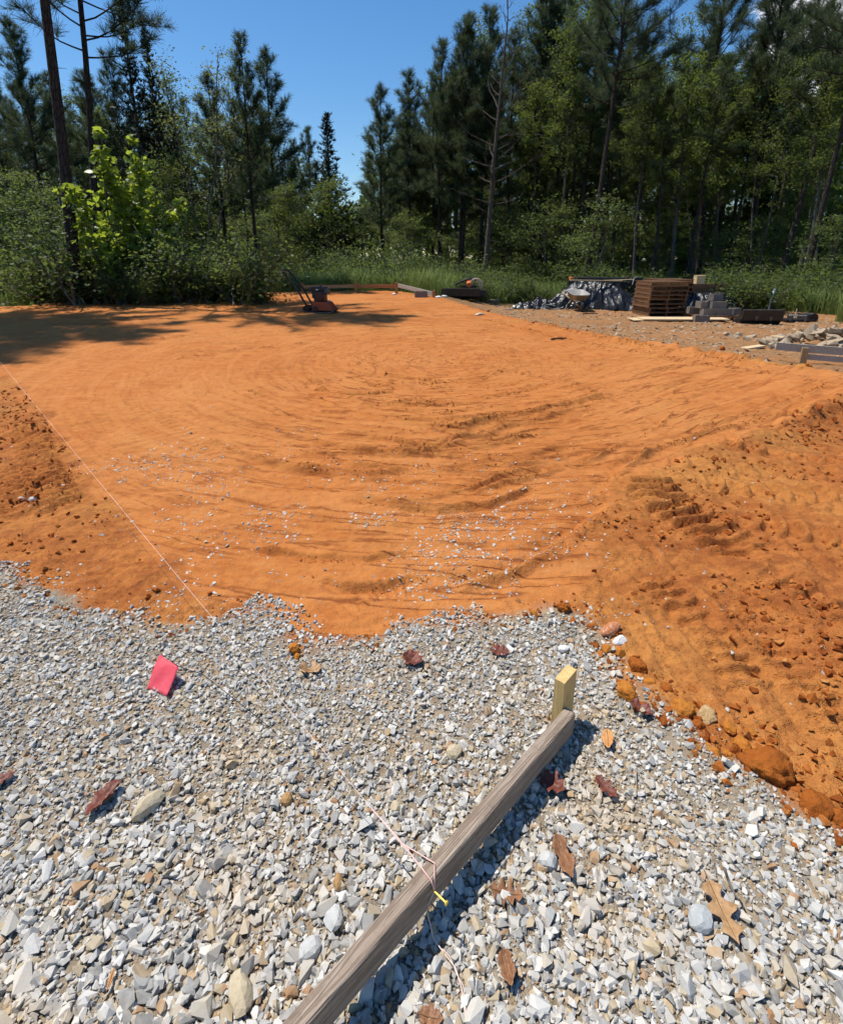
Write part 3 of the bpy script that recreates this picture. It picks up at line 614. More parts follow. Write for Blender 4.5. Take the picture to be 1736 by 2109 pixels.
for m, px, py, w, lab in [
    ('clod', 1289, 1424, 50, 'rounded orange clay clod nearest the wooden stake at the gravel edge'),
    ('clod', 1338, 1408, 30, 'small orange clod just up and right of the clod by the red leaf'),
    ('clod', 1403, 1462, 52, 'round orange clod left of the pale tan clod'),
    ('clod_tan', 1452, 1474, 44, 'pale sandy tan clod leaning on a round orange clod'),
    ('clod_dark', 1436, 1497, 34, 'dark clod wedged below the pale tan clod'),
    ('clod', 1463, 1552, 46, 'orange clod at the gravel edge left of the largest clod'),
    ('clod', 1497, 1556, 30, 'stained lump between two round clods at the gravel edge'),
    ('clod', 1526, 1536, 36, 'yellowish round clod just above the largest clod'),
    ('clod_dark', 1572, 1578, 88, 'largest brown-orange clay clod on the gravel edge'),
    ('clod_dark', 1678, 1668, 66, 'big brown clod at the lower right edge of the dirt'),
    ('clod_dark', 1728, 1690, 50, 'reddish clod cut by the right border of the picture'),
    ('clod', 1248, 1336, 26, 'small round clod below the broken white masonry chunks'),
    ('clod', 1275, 1344, 26, 'small dark-shaded clod beside another under the masonry chunks'),
    ('clod_dark', 1160, 1250, 34, 'low dark clod on the seam of pad and gravel'),
    ('clod', 1099, 1263, 22, 'orange cube-like clod lying on grey gravel'),
    ('clod', 607, 1335, 30, 'flat orange clod on the gravel left of the clay tip'),
    ('clod', 612, 1352, 16, 'tiny orange clod under the flat orange clod'),
    ('clod_dark', 1310, 1372, 44, 'ragged dark red clod above the round clod nearest the stake'),
    ('clod', 1500, 1500, 34, 'half-buried orange clod behind the pale tan clod'), ('clod', 1545, 1510, 26, 'half-buried clod up and right of the yellowish round clod'),
    ('clod_dark', 1370, 1420, 30, 'dark flat clod right of the small orange clod'), ('clod_dark', 1487, 718, 14, 'dark round clod alone on the brown ground near the grey plank')]:
    lump('clay_clod', m, px, py, w, lab, 'clod', CG, asp=(1, .88, .82), rough=.2, freq=2.4, hulls=True, crumb=True, sub=4, sink=.42)
for m, px, py, w, asp, lab in [
    ('rock_tan', 935, 1548, 42, (1, .8, .7), 'blocky tan stone standing out in the grey gravel'),
    ('rock_tan', 499, 2040, 62, (.75, 1.2, .5), 'yellowish oval flat stone low in the gravel'),
    ('rock_tan', 302, 1655, 66, (1.1, .55, .5), 'long tan-topped stone right of the dark red leaf'),
    ('rock_brown', 590, 1645, 34, (1, .8, .7), 'small rusty brown stone in the left gravel'),
    ('rock_blue', 1441, 1892, 50, (1, .9, .7), 'rounded blue-grey stone beside the tan oak leaf'),
    ('rock_grey', 1130, 1775, 44, (1, .85, .75), 'grey angular stone right of the board shadow'),
    ('rock_grey', 690, 1890, 44, (.9, 1, .7), 'pale grey stone left of the wooden board'),
    ('rock_brown', 695, 1815, 30, (.7, 1, .7), 'small brown stone left of the board near the string'),
    ('rock_grey', 640, 1950, 46, (.8, 1.1, .6), 'smooth light stone above the yellowish oval stone'),
    ('rock_tan', 815, 1660, 28, (1, .8, .7), 'honey coloured stone in the gravel up from the string knot'),
    ('rock_white', 1160, 1335, 30, (1, .8, .7), 'white stone on the gravel above the stake'),
    ('rock_grey', 45, 1027, 14, (1, .7, .7), 'white stone on the left dirt beside another'), ('rock_grey', 68, 1028, 16, (1, .8, .8), 'grey stone on the left dirt, right of a white one')]:
    lump('loose_stone', m, px, py, w, lab, 'stone', 'larger stones among the gravel', asp=asp, sub=2, rough=.16, hulls=True, sink=.4)
lump('masonry_chunk', 'brick_face', 1258, 1297, 52, 'broken brick chunk with white mortar at the gravel edge', 'brick', asp=(1.15, .62, .62), sub=3, rough=.06, hulls=True, sink=.15, rz=.5)
lump('masonry_chunk', 'rock_white', 1276, 1320, 38, 'whitish mortar lump below the broken brick chunk', 'brick', asp=(1.0, .7, .6), sub=3, rough=.1, hulls=True, sink=.2, rz=.4)

def dead_leaf(p0, p1, mat, label, wr=.5, curl=.35, lobes=4, lobed=.55, lift=.012, roll=0.0, fold=.3):
    a_, b_ = hit(*p0), hit(*p1); c = (a_ + b_) / 2; L = (b_ - a_).length * 1.04; ang = math.atan2(b_.y - a_.y, b_.x - a_.x); n = 22; V = []; F = []
    for i in range(n + 1):
        t = i / n; env = math.sin(math.pi * min(1, t ** .8)) ** .75
        w = L * wr * .5 * env * (1 - lobed * (.5 + .5 * math.cos(2 * math.pi * lobes * t + .6)))
        w2 = L * wr * .5 * env * (1 - lobed * (.5 + .5 * math.cos(2 * math.pi * lobes * t + 1.5)))
        zc = L * curl * (t - .5) ** 2 * 1.2
        for s_, ww in ((-1, w), (-.5, w), (0, 0), (.5, w2), (1, w2)):
            rag = 1 + .12 * math.sin(i * 2.1 + s_ * 3)
            V.append((L * (t - .5) + .12 * ww * abs(s_), ww * s_ * rag, zc + fold * abs(s_) ** 1.4 * ww + .16 * ww * math.sin(i * .9 + s_ * 4)))
    for i in range(n):
        for k in range(4): a = i * 5 + k; F.append((a, a + 1, a + 6, a + 5))
    t = thing('fallen_leaf', (c.x, c.y, tz(c.x, c.y) + lift), label, 'leaf', ang, 'dead leaves on the gravel'); t.rotation_euler = (roll, 0, ang)
    mb = MB(); mb.add(V, np.array(F)); o = mb.build('blade', mat, t, smooth=True); sm = o.modifiers.new('thick', 'SOLIDIFY'); sm.thickness = .0009
    mb = MB(); mb.tube([(-L * .68, L * .03, .002), (-L * .5, 0, L * curl * .3), (0, 0, .0015), (L * .45, 0, L * curl * .25)], [.0014, .0012, .0009, .0005], 5); mb.build('stem', 'dead_leaf_stem', t)
    return t
dead_leaf((617, 1388), (667, 1382), 'leaf_tan', 'tan curled leaf arched over gravel below the clay tip', .75, .9, 2, .7, .006, fold=.5)
dead_leaf((832, 1360), (868, 1378), 'leaf_red', 'red-brown crumpled leaf on gravel below the middle of the pad', .95, .9, 3, .2, .012, fold=.6)
dead_leaf((1010, 1342), (1047, 1352), 'leaf_red', 'faded maroon leaf flat on gravel left of the stake', .9, .3, 4, .25, .01)
dead_leaf((253, 1622), (180, 1695), 'leaf_red', 'large dark maroon folded leaf in the left gravel', .50, .3, 3, .25, .018, .2, .8)
dead_leaf((-25, 1632), (36, 1603), 'leaf_red', 'dark maroon leaf cut by the left border', .6, .5, 3, .3, .016, fold=.6)
dead_leaf((1296, 1460), (1344, 1484), 'leaf_red', 'glossy red-brown leaf beside the clods at the gravel edge', .8, .6, 2, .5, .016, fold=.7)
dead_leaf((1250, 1513), (1253, 1553), 'leaf_orange', 'small orange-tan oval leaf right of the stake shadow', .5, .4, 1, .1, .016, .3, .4)
dead_leaf((1114, 1612), (1162, 1644), 'leaf_red', 'dark red leaf at the edge of the board shadow', .9, .7, 3, .45, .02, .2, .7)
dead_leaf((1226, 1612), (1270, 1656), 'leaf_red', 'dark brown lobed leaf right of the board shadow', .6, .5, 3, .5, .016, .1, .6)
dead_leaf((1010, 1842), (1078, 1856), 'leaf_brown', 'brown pointed oak leaf just right of the yellow nail', .85, .4, 4, .75, .012)
dead_leaf((1146, 1738), (1180, 1828), 'leaf_brown', 'brown curled leaf with twig in the right gravel', .48, .6, 2, .45, .018, .2, .8)
dead_leaf((1456, 1826), (1518, 1958), 'leaf_tan', 'large tan oak leaf beside a dark twig in the right gravel', .62, .2, 3, .68, .016)
dead_leaf((1036, 1972), (1054, 2048), 'leaf_brown', 'shiny brown folded leaf near the bottom right of the board', .6, .5, 2, .25, .02, .2, .8)
dead_leaf((862, 2100), (912, 2112), 'leaf_brown', 'brown leaf cut by the bottom border', .8, .4, 3, .3, .014)
dead_leaf((238, 2005), (222, 2052), 'leaf_orange', 'thin orange sliver of leaf in the lower left gravel', .25, .3, 1, .1, .014, fold=.6)
def twig(pts, r, mat, label, lift=.012):
    P = [hit(a, b) for a, b in pts]; P = [(p.x, p.y, tz(p.x, p.y) + lift) for p in P]; mb = MB(); mb.tube(P, np.linspace(r, r * .5, len(P)), 6)
    return tag(mb.build('twig', mat, smooth=True), label, 'twig', 'twigs on the gravel')
twig([(1490, 1795), (1500, 1825), (1512, 1850), (1526, 1868), (1535, 1888)], .0042, 'bark_grey', 'dark straight twig lying right of the large oak leaf')
twig([(1310, 1590), (1309, 1612), (1310, 1640)], .0022, 'wood_tan', 'thin straw-coloured twig standing in gravel right of the dark leaf')
twig([(1352, 1720), (1362, 1727)], .004, 'wood_fresh', 'short pale wood splinter in the right gravel')

# ================================================================== NEAR BATTER BOARD, STRING, FLAG
Ld = Vector((.652, .7135, 0)).normalized()                # the board's direction on the ground, away from the camera
def board_mesh(L, h, w, seed=1):
    mb = MB(); n = 40; rg = np.random.default_rng(seed); prof = [(-w / 2 + .003, -h / 2), (w / 2 - .003, -h / 2), (w / 2, -h / 2 + .003), (w / 2, h / 2 - .004), (w / 2 - .004, h / 2), (-w / 2 + .004, h / 2), (-w / 2, h / 2 - .004), (-w / 2, -h / 2 + .003)]
    k = len(prof); V = []
    for i in range(n + 1):
        x = L * i / n; bow = .002 * math.sin(x * 3.1 + seed)
        for a, b in prof: V.append((x, a + bow + rg.normal(0, .0004), b + rg.normal(0, .0004)))
    F = [(i * k + j, i * k + (j + 1) % k, (i + 1) * k + (j + 1) % k, (i + 1) * k + j) for i in range(n) for j in range(k)]
    mb.add(V, np.array(F)); mb.f.setdefault(k, []).append(np.array([list(range(k))[::-1]])); mb.f[k].append(np.array([[n * k + q for q in range(k)]])); return mb
far_top = Vector((.514, 1.475, .122)); near_top = Vector((-.248, .660, .167))
bdir = (near_top - far_top).normalized()
bb = thing('batter_board', (far_top.x, far_top.y, 0), 'weathered board nailed to a fresh wooden stake on the gravel', 'batter board')
bo = board_mesh(2.1, .089, .039).build('board', 'wood_weathered', bb)
zax = Vector((0, 0, 1)); yax = zax.cross(bdir).normalized(); zax = bdir.cross(yax)
Mb = Matrix((bdir, yax, zax)).transposed().to_4x4(); Mb.translation = far_top - zax * .0445 - Vector((far_top.x, far_top.y, 0)); bo.matrix_local = Mb
st_c = on_z(*((1500 + 938 / 3.858) * .6695, (2000 + 282 / 3.858) * .6695), .21)
mb = MB(); mb.box((0, 0, 0), (.50, .038, .089)); so = mb.build('stake', 'wood_fresh', bb, bevel=.0015)
perp = Vector((-Ld.y, Ld.x, 0)); Ms = Matrix((Vector((0, 0, 1)), perp, Ld)).transposed().to_4x4(); 
side_c = Vector((far_top.x, far_top.y, 0)) + perp * (.0195 + .0195) + Ld * .0285
Ms.translation = Vector((side_c.x, side_c.y, -.02)) - Vector((far_top.x, far_top.y, 0)); so.matrix_local = Ms
def on_board(t, off=0, up=0): return far_top + bdir * t + yax * off + zax * up
kx = at_y(868, 1810, 1)                                    # only to find how far along the board the nail sits
def proj(p):
    v = Vector(p) - Vector((0, 0, EYE)); dep = v.y * CP - v.z * SP; return CX + FPX * v.x / dep, CY + FPX * (-v.y * SP - v.z * CP) / dep
tn = min((abs(proj(on_board(q * .005, 0, 0))[1] - 1800), q * .005) for q in range(300))[1]
sgn = 1 if proj(on_board(tn, .02))[0] > proj(on_board(tn, -.02))[0] else -1
n0 = on_board(tn, sgn * .0195, -.03)
nail_t = bb
mb = MB(); o_ = Vector((far_top.x, far_top.y, 0)); nd = (yax * sgn + Vector((0, 0, .05))).normalized()
mb.tube([n0 - nd * .01 - o_, n0 + nd * .046 - o_], .0026, 8); mb.tube([n0 + nd * .046 - o_, n0 + nd * .049 - o_], .0062, 10); mb.build('nail', 'nail', bb, smooth=False)
s_far = at_y(0, 745, 1); d0 = ray(0, 745); tf = (EYE - .30) / -d0[2]; s_far = Vector((d0[0] * tf, d0[1] * tf, .30))
knot = on_board(tn, -sgn * .02, .0015)
wrap_top = on_board(tn + .004, sgn * .0195, .0015); wrap_nail = n0 + nd * .008
ext = s_far + (s_far - knot).normalized() * 2.5
sg_t = thing('string_line', (knot.x, knot.y, knot.z), 'pale taut string running from the weathered board along the pad edge', 'string')
kk = Vector(knot)
mb = MB(); mb.tube([ext - kk, s_far - kk, (s_far * .5 + knot * .5) - Vector((0, 0, .01)) - kk, Vector((0, 0, .001))], .0008, 5); mb.build('line', 'string', sg_t)
mb = MB(); tw = [knot + (s_far - knot).normalized() * .20 - kk, knot + (s_far - knot).normalized() * .1 + Vector((.002, .002, .002)) - kk, Vector((0, 0, .003)), wrap_top - kk, wrap_nail - kk]; mb.tube(tw, .0019, 6)
mb.tube([knot + (s_far - knot).normalized() * .07 + Vector((.004, 0, .004)) - kk, on_board(tn - .03, 0, .006) - kk, on_board(tn - .012, sgn * .016, .004) - kk, wrap_nail + Vector((0, 0, .004)) - kk], .0015, 6); mb.build('knot', 'string_pink', sg_t, smooth=True)
tp = [wrap_nail] + [hit(a, b) + Vector((0, 0, .018)) for a, b in ((878, 1910), (893, 1945), (915, 1975), (938, 2005), (950, 2045), (962, 2110), (968, 2180))]; tp[1].z += .05
mb = MB(); Pt = []; 
for i in range(len(tp) - 1):
    for q in range(5): Pt.append(tp[i].lerp(tp[i + 1], q / 5) - kk)
mb.tube(Pt, .0015, 6); mb.tube([p + Vector((.004 * math.sin(i * .7), .003, .001 * math.cos(i))) for i, p in enumerate(Pt[14:])], .0012, 5); mb.build('tail', 'string', sg_t, smooth=True)

fc = [on_z(330, 1348, .075), on_z(368, 1373, .07), on_z(344, 1434, .008), on_z(302, 1418, .008)]
fl = thing('marker_flag', (fc[3][0], fc[3][1], 0), 'bright pink plastic marker flag stuck in the left gravel', 'marker flag')
mb = MB(); nu, nv = 9, 11; V = []
for i in range(nv):
    for j in range(nu):
        u, v = j / (nu - 1), i / (nv - 1); p = (np.array(fc[0]) * (1 - u) + np.array(fc[1]) * u) * (1 - v) + (np.array(fc[3]) * (1 - u) + np.array(fc[2]) * u) * v
        p = p + np.array([0, -1, .5]) * .004 * math.sin(u * 4 + v * 3) + np.array([0, -.5, .7]) * .007 * math.sin(v * 5) * (1 - u) - np.array(list(fl.location)); V.append(p)
mb.add(V, np.array([[i * nu + j, i * nu + j + 1, (i + 1) * nu + j + 1, (i + 1) * nu + j] for i in range(nv - 1) for j in range(nu - 1)])); o = mb.build('flag', 'flag_pink', fl, smooth=True); sm = o.modifiers.new('thick', 'SOLIDIFY'); sm.thickness = .0008
P = [Vector(fc[1])] + [hit(a, b) + Vector((0, 0, h)) for a, b, h in ((420, 1410, .05), (480, 1452, .035), (530, 1488, .025), (572, 1517, .012))]
mb = MB(); mb.tube([p - fl.location for p in [Vector(fc[0]) + Vector((.002, 0, .002))] + P], .0014, 5); mb.build('wire_staff', 'wire', fl)

# ================================================================== MIDFIELD OBJECTS
def gpos(px, py): p = hit(px, py); return Vector((p.x, p.y, tz(p.x, p.y)))
def P2(parent, name, mat, f, **k): mb = MB(); f(mb); return mb.build(name, mat, parent, **k)

# --- plate compactor (local X = travel direction, nose to +X)
def compactor():
    c = gpos(660, 643); t = thing('plate_compactor', c, 'red and black plate compactor with folded-back handle on the clay pad', 'plate compactor', -.12); S = 1.2
    t.scale = (S, S, S)
    pl = [(-.34, .05), (-.27, .0), (.27, .0), (.36, .07), (.35, .085), (.26, .025), (-.26, .025), (-.33, .065)]
    P2(t, 'base_plate', 'steel_worn', lambda m: m.prism(pl, -.21, .21), bevel=.004)
    sh = [(-.12, .05), (.31, .05), (.33, .08), (.22, .215), (.17, .235), (-.12, .235)]
    P2(t, 'deck_shroud', 'paint_red', lambda m: m.prism(sh, -.17, .17), bevel=.012)
    P2(t, 'exciter_housing', 'steel_black', lambda m: m.tube([(-.05, -.19, .09), (-.05, .19, .09)], .055, 14))
    e = P2(t, 'engine', 'engine_dark', lambda m: (m.box((.02, 0, .33), (.22, .24, .19)), m.box((-.06, .02, .36), (.16, .2, .13)), m.tube([(.06, -.19, .345), (.06, -.10, .345)], .095, 18), m.box((.08, .05, .42), (.2, .2, .08))), bevel=.01)
    P2(e, 'recoil_cover', 'paint_dull', lambda m: (m.tube([(.065, -.215, .34), (.065, -.19, .34)], [.07, .092], 18), m.tube([(.065, -.225, .34), (.065, -.215, .34)], .03, 12)))
    P2(e, 'fuel_tank', 'steel_black', lambda m: (m.box((.0, 0, .485), (.30, .22, .075)), m.tube([(.02, .03, .52), (.02, .03, .545)], .03, 12)), bevel=.018)
    P2(e, 'air_filter', 'engine_dark', lambda m: (m.box((-.13, -.02, .475), (.12, .15, .09)),), bevel=.012)
    P2(e, 'muffler', 'steel_worn', lambda m: (m.tube([(.16, -.09, .44), (.16, .09, .44)], .05, 12), m.box((.17, 0, .40), (.06, .16, .05))))
    P2(e, 'engine_label', 'white_paint', lambda m: m.box((-.01, -.122, .47), (.06, .004, .022)))
    def hand(m):
        for s in (-1, 1):
            m.tube([(-.20, s * .17, .10), (-.26, s * .185, .20), (-.40, s * .19, .46), (-.46, s * .19, .54), (-.67, s * .19, .80), (-.71, s * .185, .845)], .021, 8)
        m.tube([(-.71, -.185, .845), (-.725, -.16, .855), (-.725, .16, .855), (-.71, .185, .845)], .021, 8)
    h = P2(t, 'handle', 'steel_black', hand, smooth=True)
    P2(h, 'cross_bar', 'steel_black', lambda m: m.tube([(-.50, -.19, .59), (-.50, .19, .59)], .011, 8)); P2(h, 'throttle_lever', 'steel_black', lambda m: (m.box((-.66, -.20, .80), (.07, .03, .04)), m.box((-.62, -.21, .77), (.05, .012, .06))))
    for s in (-1, 1): P2(t, 'transport_wheel', 'rubber', lambda m: (m.tube([(-.27, s * .12 - .022, .085), (-.27, s * .12 + .022, .085)], .065, 16), m.tube([(-.27, s * .12 - .026, .085), (-.27, s * .12 + .026, .085)], .025, 10)))
    P2(t, 'wheel_bracket', 'steel_black', lambda m: (m.box((-.22, 0, .10), (.12, .3, .03)), m.tube([(-.27, -.15, .085), (-.27, .15, .085)], .012, 8)))
compactor()

# --- far batter boards with posts
def far_fence():
    Y = 19.2; pts = [at_y(622, 583, Y), at_y(733, 581, Y - .1), at_y(816, 581, Y - .3), at_y(893, 597, Y - 1.9)]
    t = thing('far_batter_board', (pts[1][0], pts[1][1], 0), 'brown batter boards on stakes across the far end of the clay pad', 'batter board'); O = np.array([pts[1][0], pts[1][1], 0])
    for p in pts:
        def st(m, p=p):
            q = p - O; zb = tz(p[0], p[1]) - .3; m.box((q[0], q[1], (p[2] + zb) / 2), (.092, .05, p[2] - zb))
        P2(t, 'post', 'wood_post', st, bevel=.004)
    def rail(a, b, z0, z1, y, h=.14):
        def f(m):
            p, q = np.array(a) - O, np.array(b) - O; p = np.array([p[0], p[1] + y, z0]); q = np.array([q[0], q[1] + y, z1]); d = q - p; L = np.hypot(d[0], d[1]); M = Matrix.Rotation(math.atan2(d[1], d[0]), 4, 'Z') @ Matrix.Rotation(-math.atan2(d[2], L), 4, 'Y')
            m.box((p + q) / 2, (np.linalg.norm(d), .04, h), M=M)
        return f
    zt = pts[1][2]
    P2(t, 'rail', 'wood_tan', rail(pts[0], pts[1], pts[0][2] - .13, zt - .13, .05, .12)); P2(t, 'rail', 'wood_post', rail(pts[1], pts[2], zt - .13, pts[2][2] - .13, .05, .12))
    tag(P2(t, 'weathered_board', 'wood_grey', rail(pts[2], pts[3], pts[2][2] - .09, pts[3][2] - .12, .06, .12)), 'pale grey board sloping down to the last post')
far_fence()

# --- right-hand batter board
def right_board():
    a = at_y(1596, 732, 9.05); pp = hit(1652, 748); t = thing('side_batter_board', (pp.x, pp.y, tz(pp.x, pp.y)), 'grey-brown batter board on a stake at the right of the pad', 'batter board'); O = np.array([pp.x, pp.y, tz(pp.x, pp.y)])
    z0 = tz(pp.x, pp.y); d = np.array([.92, -.39])
    top = at_y(1660, 716, pp.y)[2]
    P2(t, 'post', 'wood_tan', lambda m: m.box((0, 0, (top - z0 - .25) / 2), (.10, .045, top - z0 + .25), rz=-.15), bevel=.003)
    def rail(m, x0, x1, z, y, h):
        M = Matrix.Rotation(-.36, 4, 'Z') @ Matrix.Rotation(.035, 4, 'Y'); c = np.array([(x0 + x1) / 2 * math.cos(.36), -(x0 + x1) / 2 * math.sin(.36), z]) + np.array([y * math.sin(.36), y * math.cos(.36), 0]); m.box(c, (x1 - x0, .038, h), M=M)
    P2(t, 'rail', 'wood_grey', lambda m: rail(m, -.42, 2.6, .21, .05, .13), bevel=.002); P2(t, 'lower_rail', 'wood_grey', lambda m: rail(m, .05, 2.4, .065, .06, .09), bevel=.002)
right_board()

# --- pallets
def pallet(name_parent):
    for i in range(7): P2(name_parent, 'deck_board', 'wood_pallet', lambda m: m.box((0, -.50 + i * 1.0 / 6, .119), (1.2, .095, .018)))
    for y in (-.50, 0, .50): pass
    for x in (-.565, 0, .565): P2(name_parent, 'stringer', 'wood_pallet', lambda m: m.box((x, 0, .064), (.04, 1.0, .09)))
    for y in (-.45, 0, .45): P2(name_parent, 'bottom_board', 'wood_pallet', lambda m: m.box((0, y, .0095), (1.2, .095, .018)))
def stacks():
    base = gpos(1368, 652); rg = random.Random(5); n = 8; first = None
    words = ['lowest', 'second lowest', 'third from the ground', 'fourth from the ground', 'fifth from the ground', 'third from the top', 'second from the top', 'topmost']
    for i in range(n):
        lab = words[i] + ' wooden pallet in the front stack'
        if first is None: first = thing('pallet', base, lab, 'pallet', 0, 'pallets in the front stack'); pallet(first); o = first
        else: o = copy_tree(first); o['label'] = lab
        o.location = (base.x + rg.uniform(-.03, .03) + (.05 if i > 5 else 0), base.y + .5 + rg.uniform(-.03, .03), base.z + i * .1295 + .002); o.rotation_euler = (0, 0, .10 + rg.uniform(-.03, .03))
    b2 = Vector((base.x + .95, base.y + 2.1, tz(base.x + .95, base.y + 2.1)))
    for i in range(8):
        o = copy_tree(first); o['group'] = 'pallets in the rear stack'
        o['label'] = 'topmost pallet in the stack half hidden behind the front stack' if i == 7 else 'pallet below the top one in the half-hidden rear stack'
        o.location = (b2.x + rg.uniform(-.04, .04), b2.y + rg.uniform(-.04, .04), b2.z + i * .1295 + .002); o.rotation_euler = (0, 0, .05 + rg.uniform(-.03, .03))
    return base, b2
pal, pal2 = stacks()

# --- concrete blocks
def cmu_mesh():
    m = MB(); L, D, H = .40, .19, .19
    m.box((0, D / 2 - .016, H / 2), (L, .032, H)); m.box((0, -D / 2 + .016, H / 2), (L, .032, H))
    for x in (-L / 2 + .016, 0, L / 2 - .016): m.box((x, 0, H / 2), (.032, D - .064, H - .004))
    return m
cmu0 = cmu_mesh().build('concrete_block', 'concrete'); first_cmu = [True]
def cmu(loc, label, rz=0, rx=0, ry=0, grp='loose concrete blocks'):
    o = cmu0 if first_cmu[0] else cmu0.copy()
    if not first_cmu[0]: COL.objects.link(o)
    first_cmu[0] = False; o.location = loc; o.rotation_euler = (rx, ry, rz); return tag(o, label, 'concrete block', grp)
g = gpos(1013, 627); cmu((g.x, g.y, g.z + .095), 'concrete block on its side alone left of the tarps, holes facing us', .05, R(90))
g = gpos(1088, 634); cmu((g.x, g.y - .05, g.z), 'concrete block weighing down the left end of the low grey tarp', .1)
g = gpos(1128, 634); cmu((g.x, g.y - .08, g.z), 'concrete block on the low tarp just left of the wheelbarrow', -.1)
g = gpos(1267, 636); cmu((g.x - .22, g.y, g.z + .095), 'left of two blocks at the foot of the large black tarp', 0, R(90)); cmu((g.x + .22, g.y, g.z + .095), 'right of two blocks at the foot of the large black tarp', .05, R(90))
g = gpos(867, 612); cmu((g.x, g.y, g.z), 'pale grey block on the ground between the last two far posts', .1)
bp = gpos(1478, 660); bp = Vector((bp.x - .05, bp.y + .1, bp.z))
o = copy_tree(bpy.data.objects['pallet']); o.location = (bp.x + .15, bp.y + .45, bp.z + .003); o.rotation_euler = (0, 0, -.03); o['label'] = 'lone pallet on the ground carrying concrete blocks'; o['group'] = 'pallets under blocks'
zp = bp.z + .133
g = gpos(1438, 662); cmu((g.x, g.y - .12, g.z), 'block with pale holed top on the ground in front of the loaded pallet', -.03)
for dx, dy, k, rz, lab in ((-.16, .10, 0, .12, 'lower front left block on the loaded pallet'), (.27, .08, 0, -.16, 'lower front middle block on the loaded pallet'), (.68, .26, 0, .6, 'lower right block on the loaded pallet'), (-.3, .62, 0, 0, 'rear left block on the loaded pallet'), (.2, .6, 0, 0, 'rear middle block on the loaded pallet'),
                           (-.28, .3, 1, 1.5, 'upper left block turned endwise on the loaded pallet'), (.14, .16, 1, -.12, 'upper front middle block on the loaded pallet'), (.22, .62, 1, .0, 'upper rear block on the loaded pallet'), (.26, .60, 2, .4, 'topmost block on the loaded pallet')):
    cmu((bp.x + dx, bp.y + dy, zp + .191 * k), lab, rz, 0, 0, 'blocks on the loaded pallet')

# --- black plastic tarps
def tarp(name, px, py, W, D, H, label, rz=0, fold=.04, seed=1, top=.8, rag=.15, slope=0.0, lump=.0, mat='tarp_plastic', hem=.25):
    c = gpos(px, py); nx, ny = 72, 40; V = []; u = np.linspace(-1, 1, nx); v = np.linspace(-1, 1, ny); U, Wv = np.meshgrid(u, v, indexing='ij')
    d = np.maximum(np.abs(U), np.abs(Wv)); dt = (d - top) / (1 - top); hz = np.where(d < top, 1.0, np.where(dt < .4, 1 - .26 * dt / .4, .74 * np.clip((1 - dt) / .6, 0, 1) ** .7)) * H * (1 + slope * U)
    hz = hz * (1 - lump * (.5 + .5 * fbm(U * 2.2 + seed, Wv * 2.2, 3)))
    sx = 1 + hem * .25 * ss(.8, 1, d) * (1 + fbm(U * 4 + seed, Wv * 4, 2)); ang = np.arctan2(Wv, U)
    fo = fold * fbm(np.cos(ang) * 9 + seed, np.sin(ang) * 9 + d * 1.2, 3, .6) * ss(.3, 1, d)
    X = U * W / 2 * sx + fo * np.cos(ang); Y = Wv * D / 2 * sx + fo * np.sin(ang)
    Z = hz + (.03 * fbm(U * 3 + seed, Wv * 3 + 2, 3) + .012 * fbm(U * 12, Wv * 10 + seed, 3)) * (hz > .02) + rag * fold * fbm(X * 5, Y * 5 + seed, 2)
    Z = np.maximum(Z, .004 + .012 * (1 + fbm(X * 6, Y * 6, 2)))
    V = np.stack([X, Y, Z], -1).reshape(-1, 3); i, j = np.meshgrid(np.arange(nx - 1), np.arange(ny - 1), indexing='ij')
    m = MB(); m.add(V, np.stack([i * ny + j, (i + 1) * ny + j, (i + 1) * ny + j + 1, i * ny + j + 1], -1).reshape(-1, 4)); o = m.build(name, mat, smooth=True)
    o.location = (c.x, c.y + D / 2, c.z); o.rotation_euler = (0, 0, rz); return tag(o, label, 'tarp'), c
tb, tbc = tarp('covered_stack', 1240, 638, 2.75, 1.9, .86, 'large stack wrapped in shiny black plastic sheet behind the wheelbarrow', -.42, .13, 3, .48, .5, -.04)
tarp('low_tarp', 1112, 637, 1.6, 1.0, .34, 'low heap under crumpled grey-black plastic left of the wheelbarrow', .05, .16, 8, .35, .5, .1, .55)
t2, t2c = tarp('rear_tarp', 1478, 648, 2.5, 1.5, .6, 'long stack under black plastic behind the concrete blocks', -.12, .10, 13, .55, .4, .0)
t2.location.y += .9
tarp('tarp_bunch', 1312, 640, .55, .5, .55, 'bunched glossy black plastic at the right end of the large tarp', .3, .10, 21, .3, .6, 0, .3)
# board and long-handled tool on the big tarp
m = MB(); m.box((0, 0, 0), (1.75, .10, .03)); o = m.build('plank', 'wood_ply'); o.location = (tbc.x - .2, tbc.y + .28, tbc.z + .965); o.rotation_euler = (0, .015, -.09); tag(o, 'pale plank lying along the top of the large black tarp', 'plank')
t = thing('long_handled_tool', (tbc.x + .55, tbc.y + .25, tbc.z + .95), 'long-handled tool lying on the right end of the large black tarp', 'tool', .15)
P2(t, 'handle', 'wood_ply', lambda m: m.tube([(-.5, 0, .02), (.55, 0, .05)], .014, 8)); P2(t, 'head', 'steel_worn', lambda m: m.tube([(.45, -.12, -.12), (.55, 0, .05), (.68, .05, .17)], [.012, .02, .012], 6))

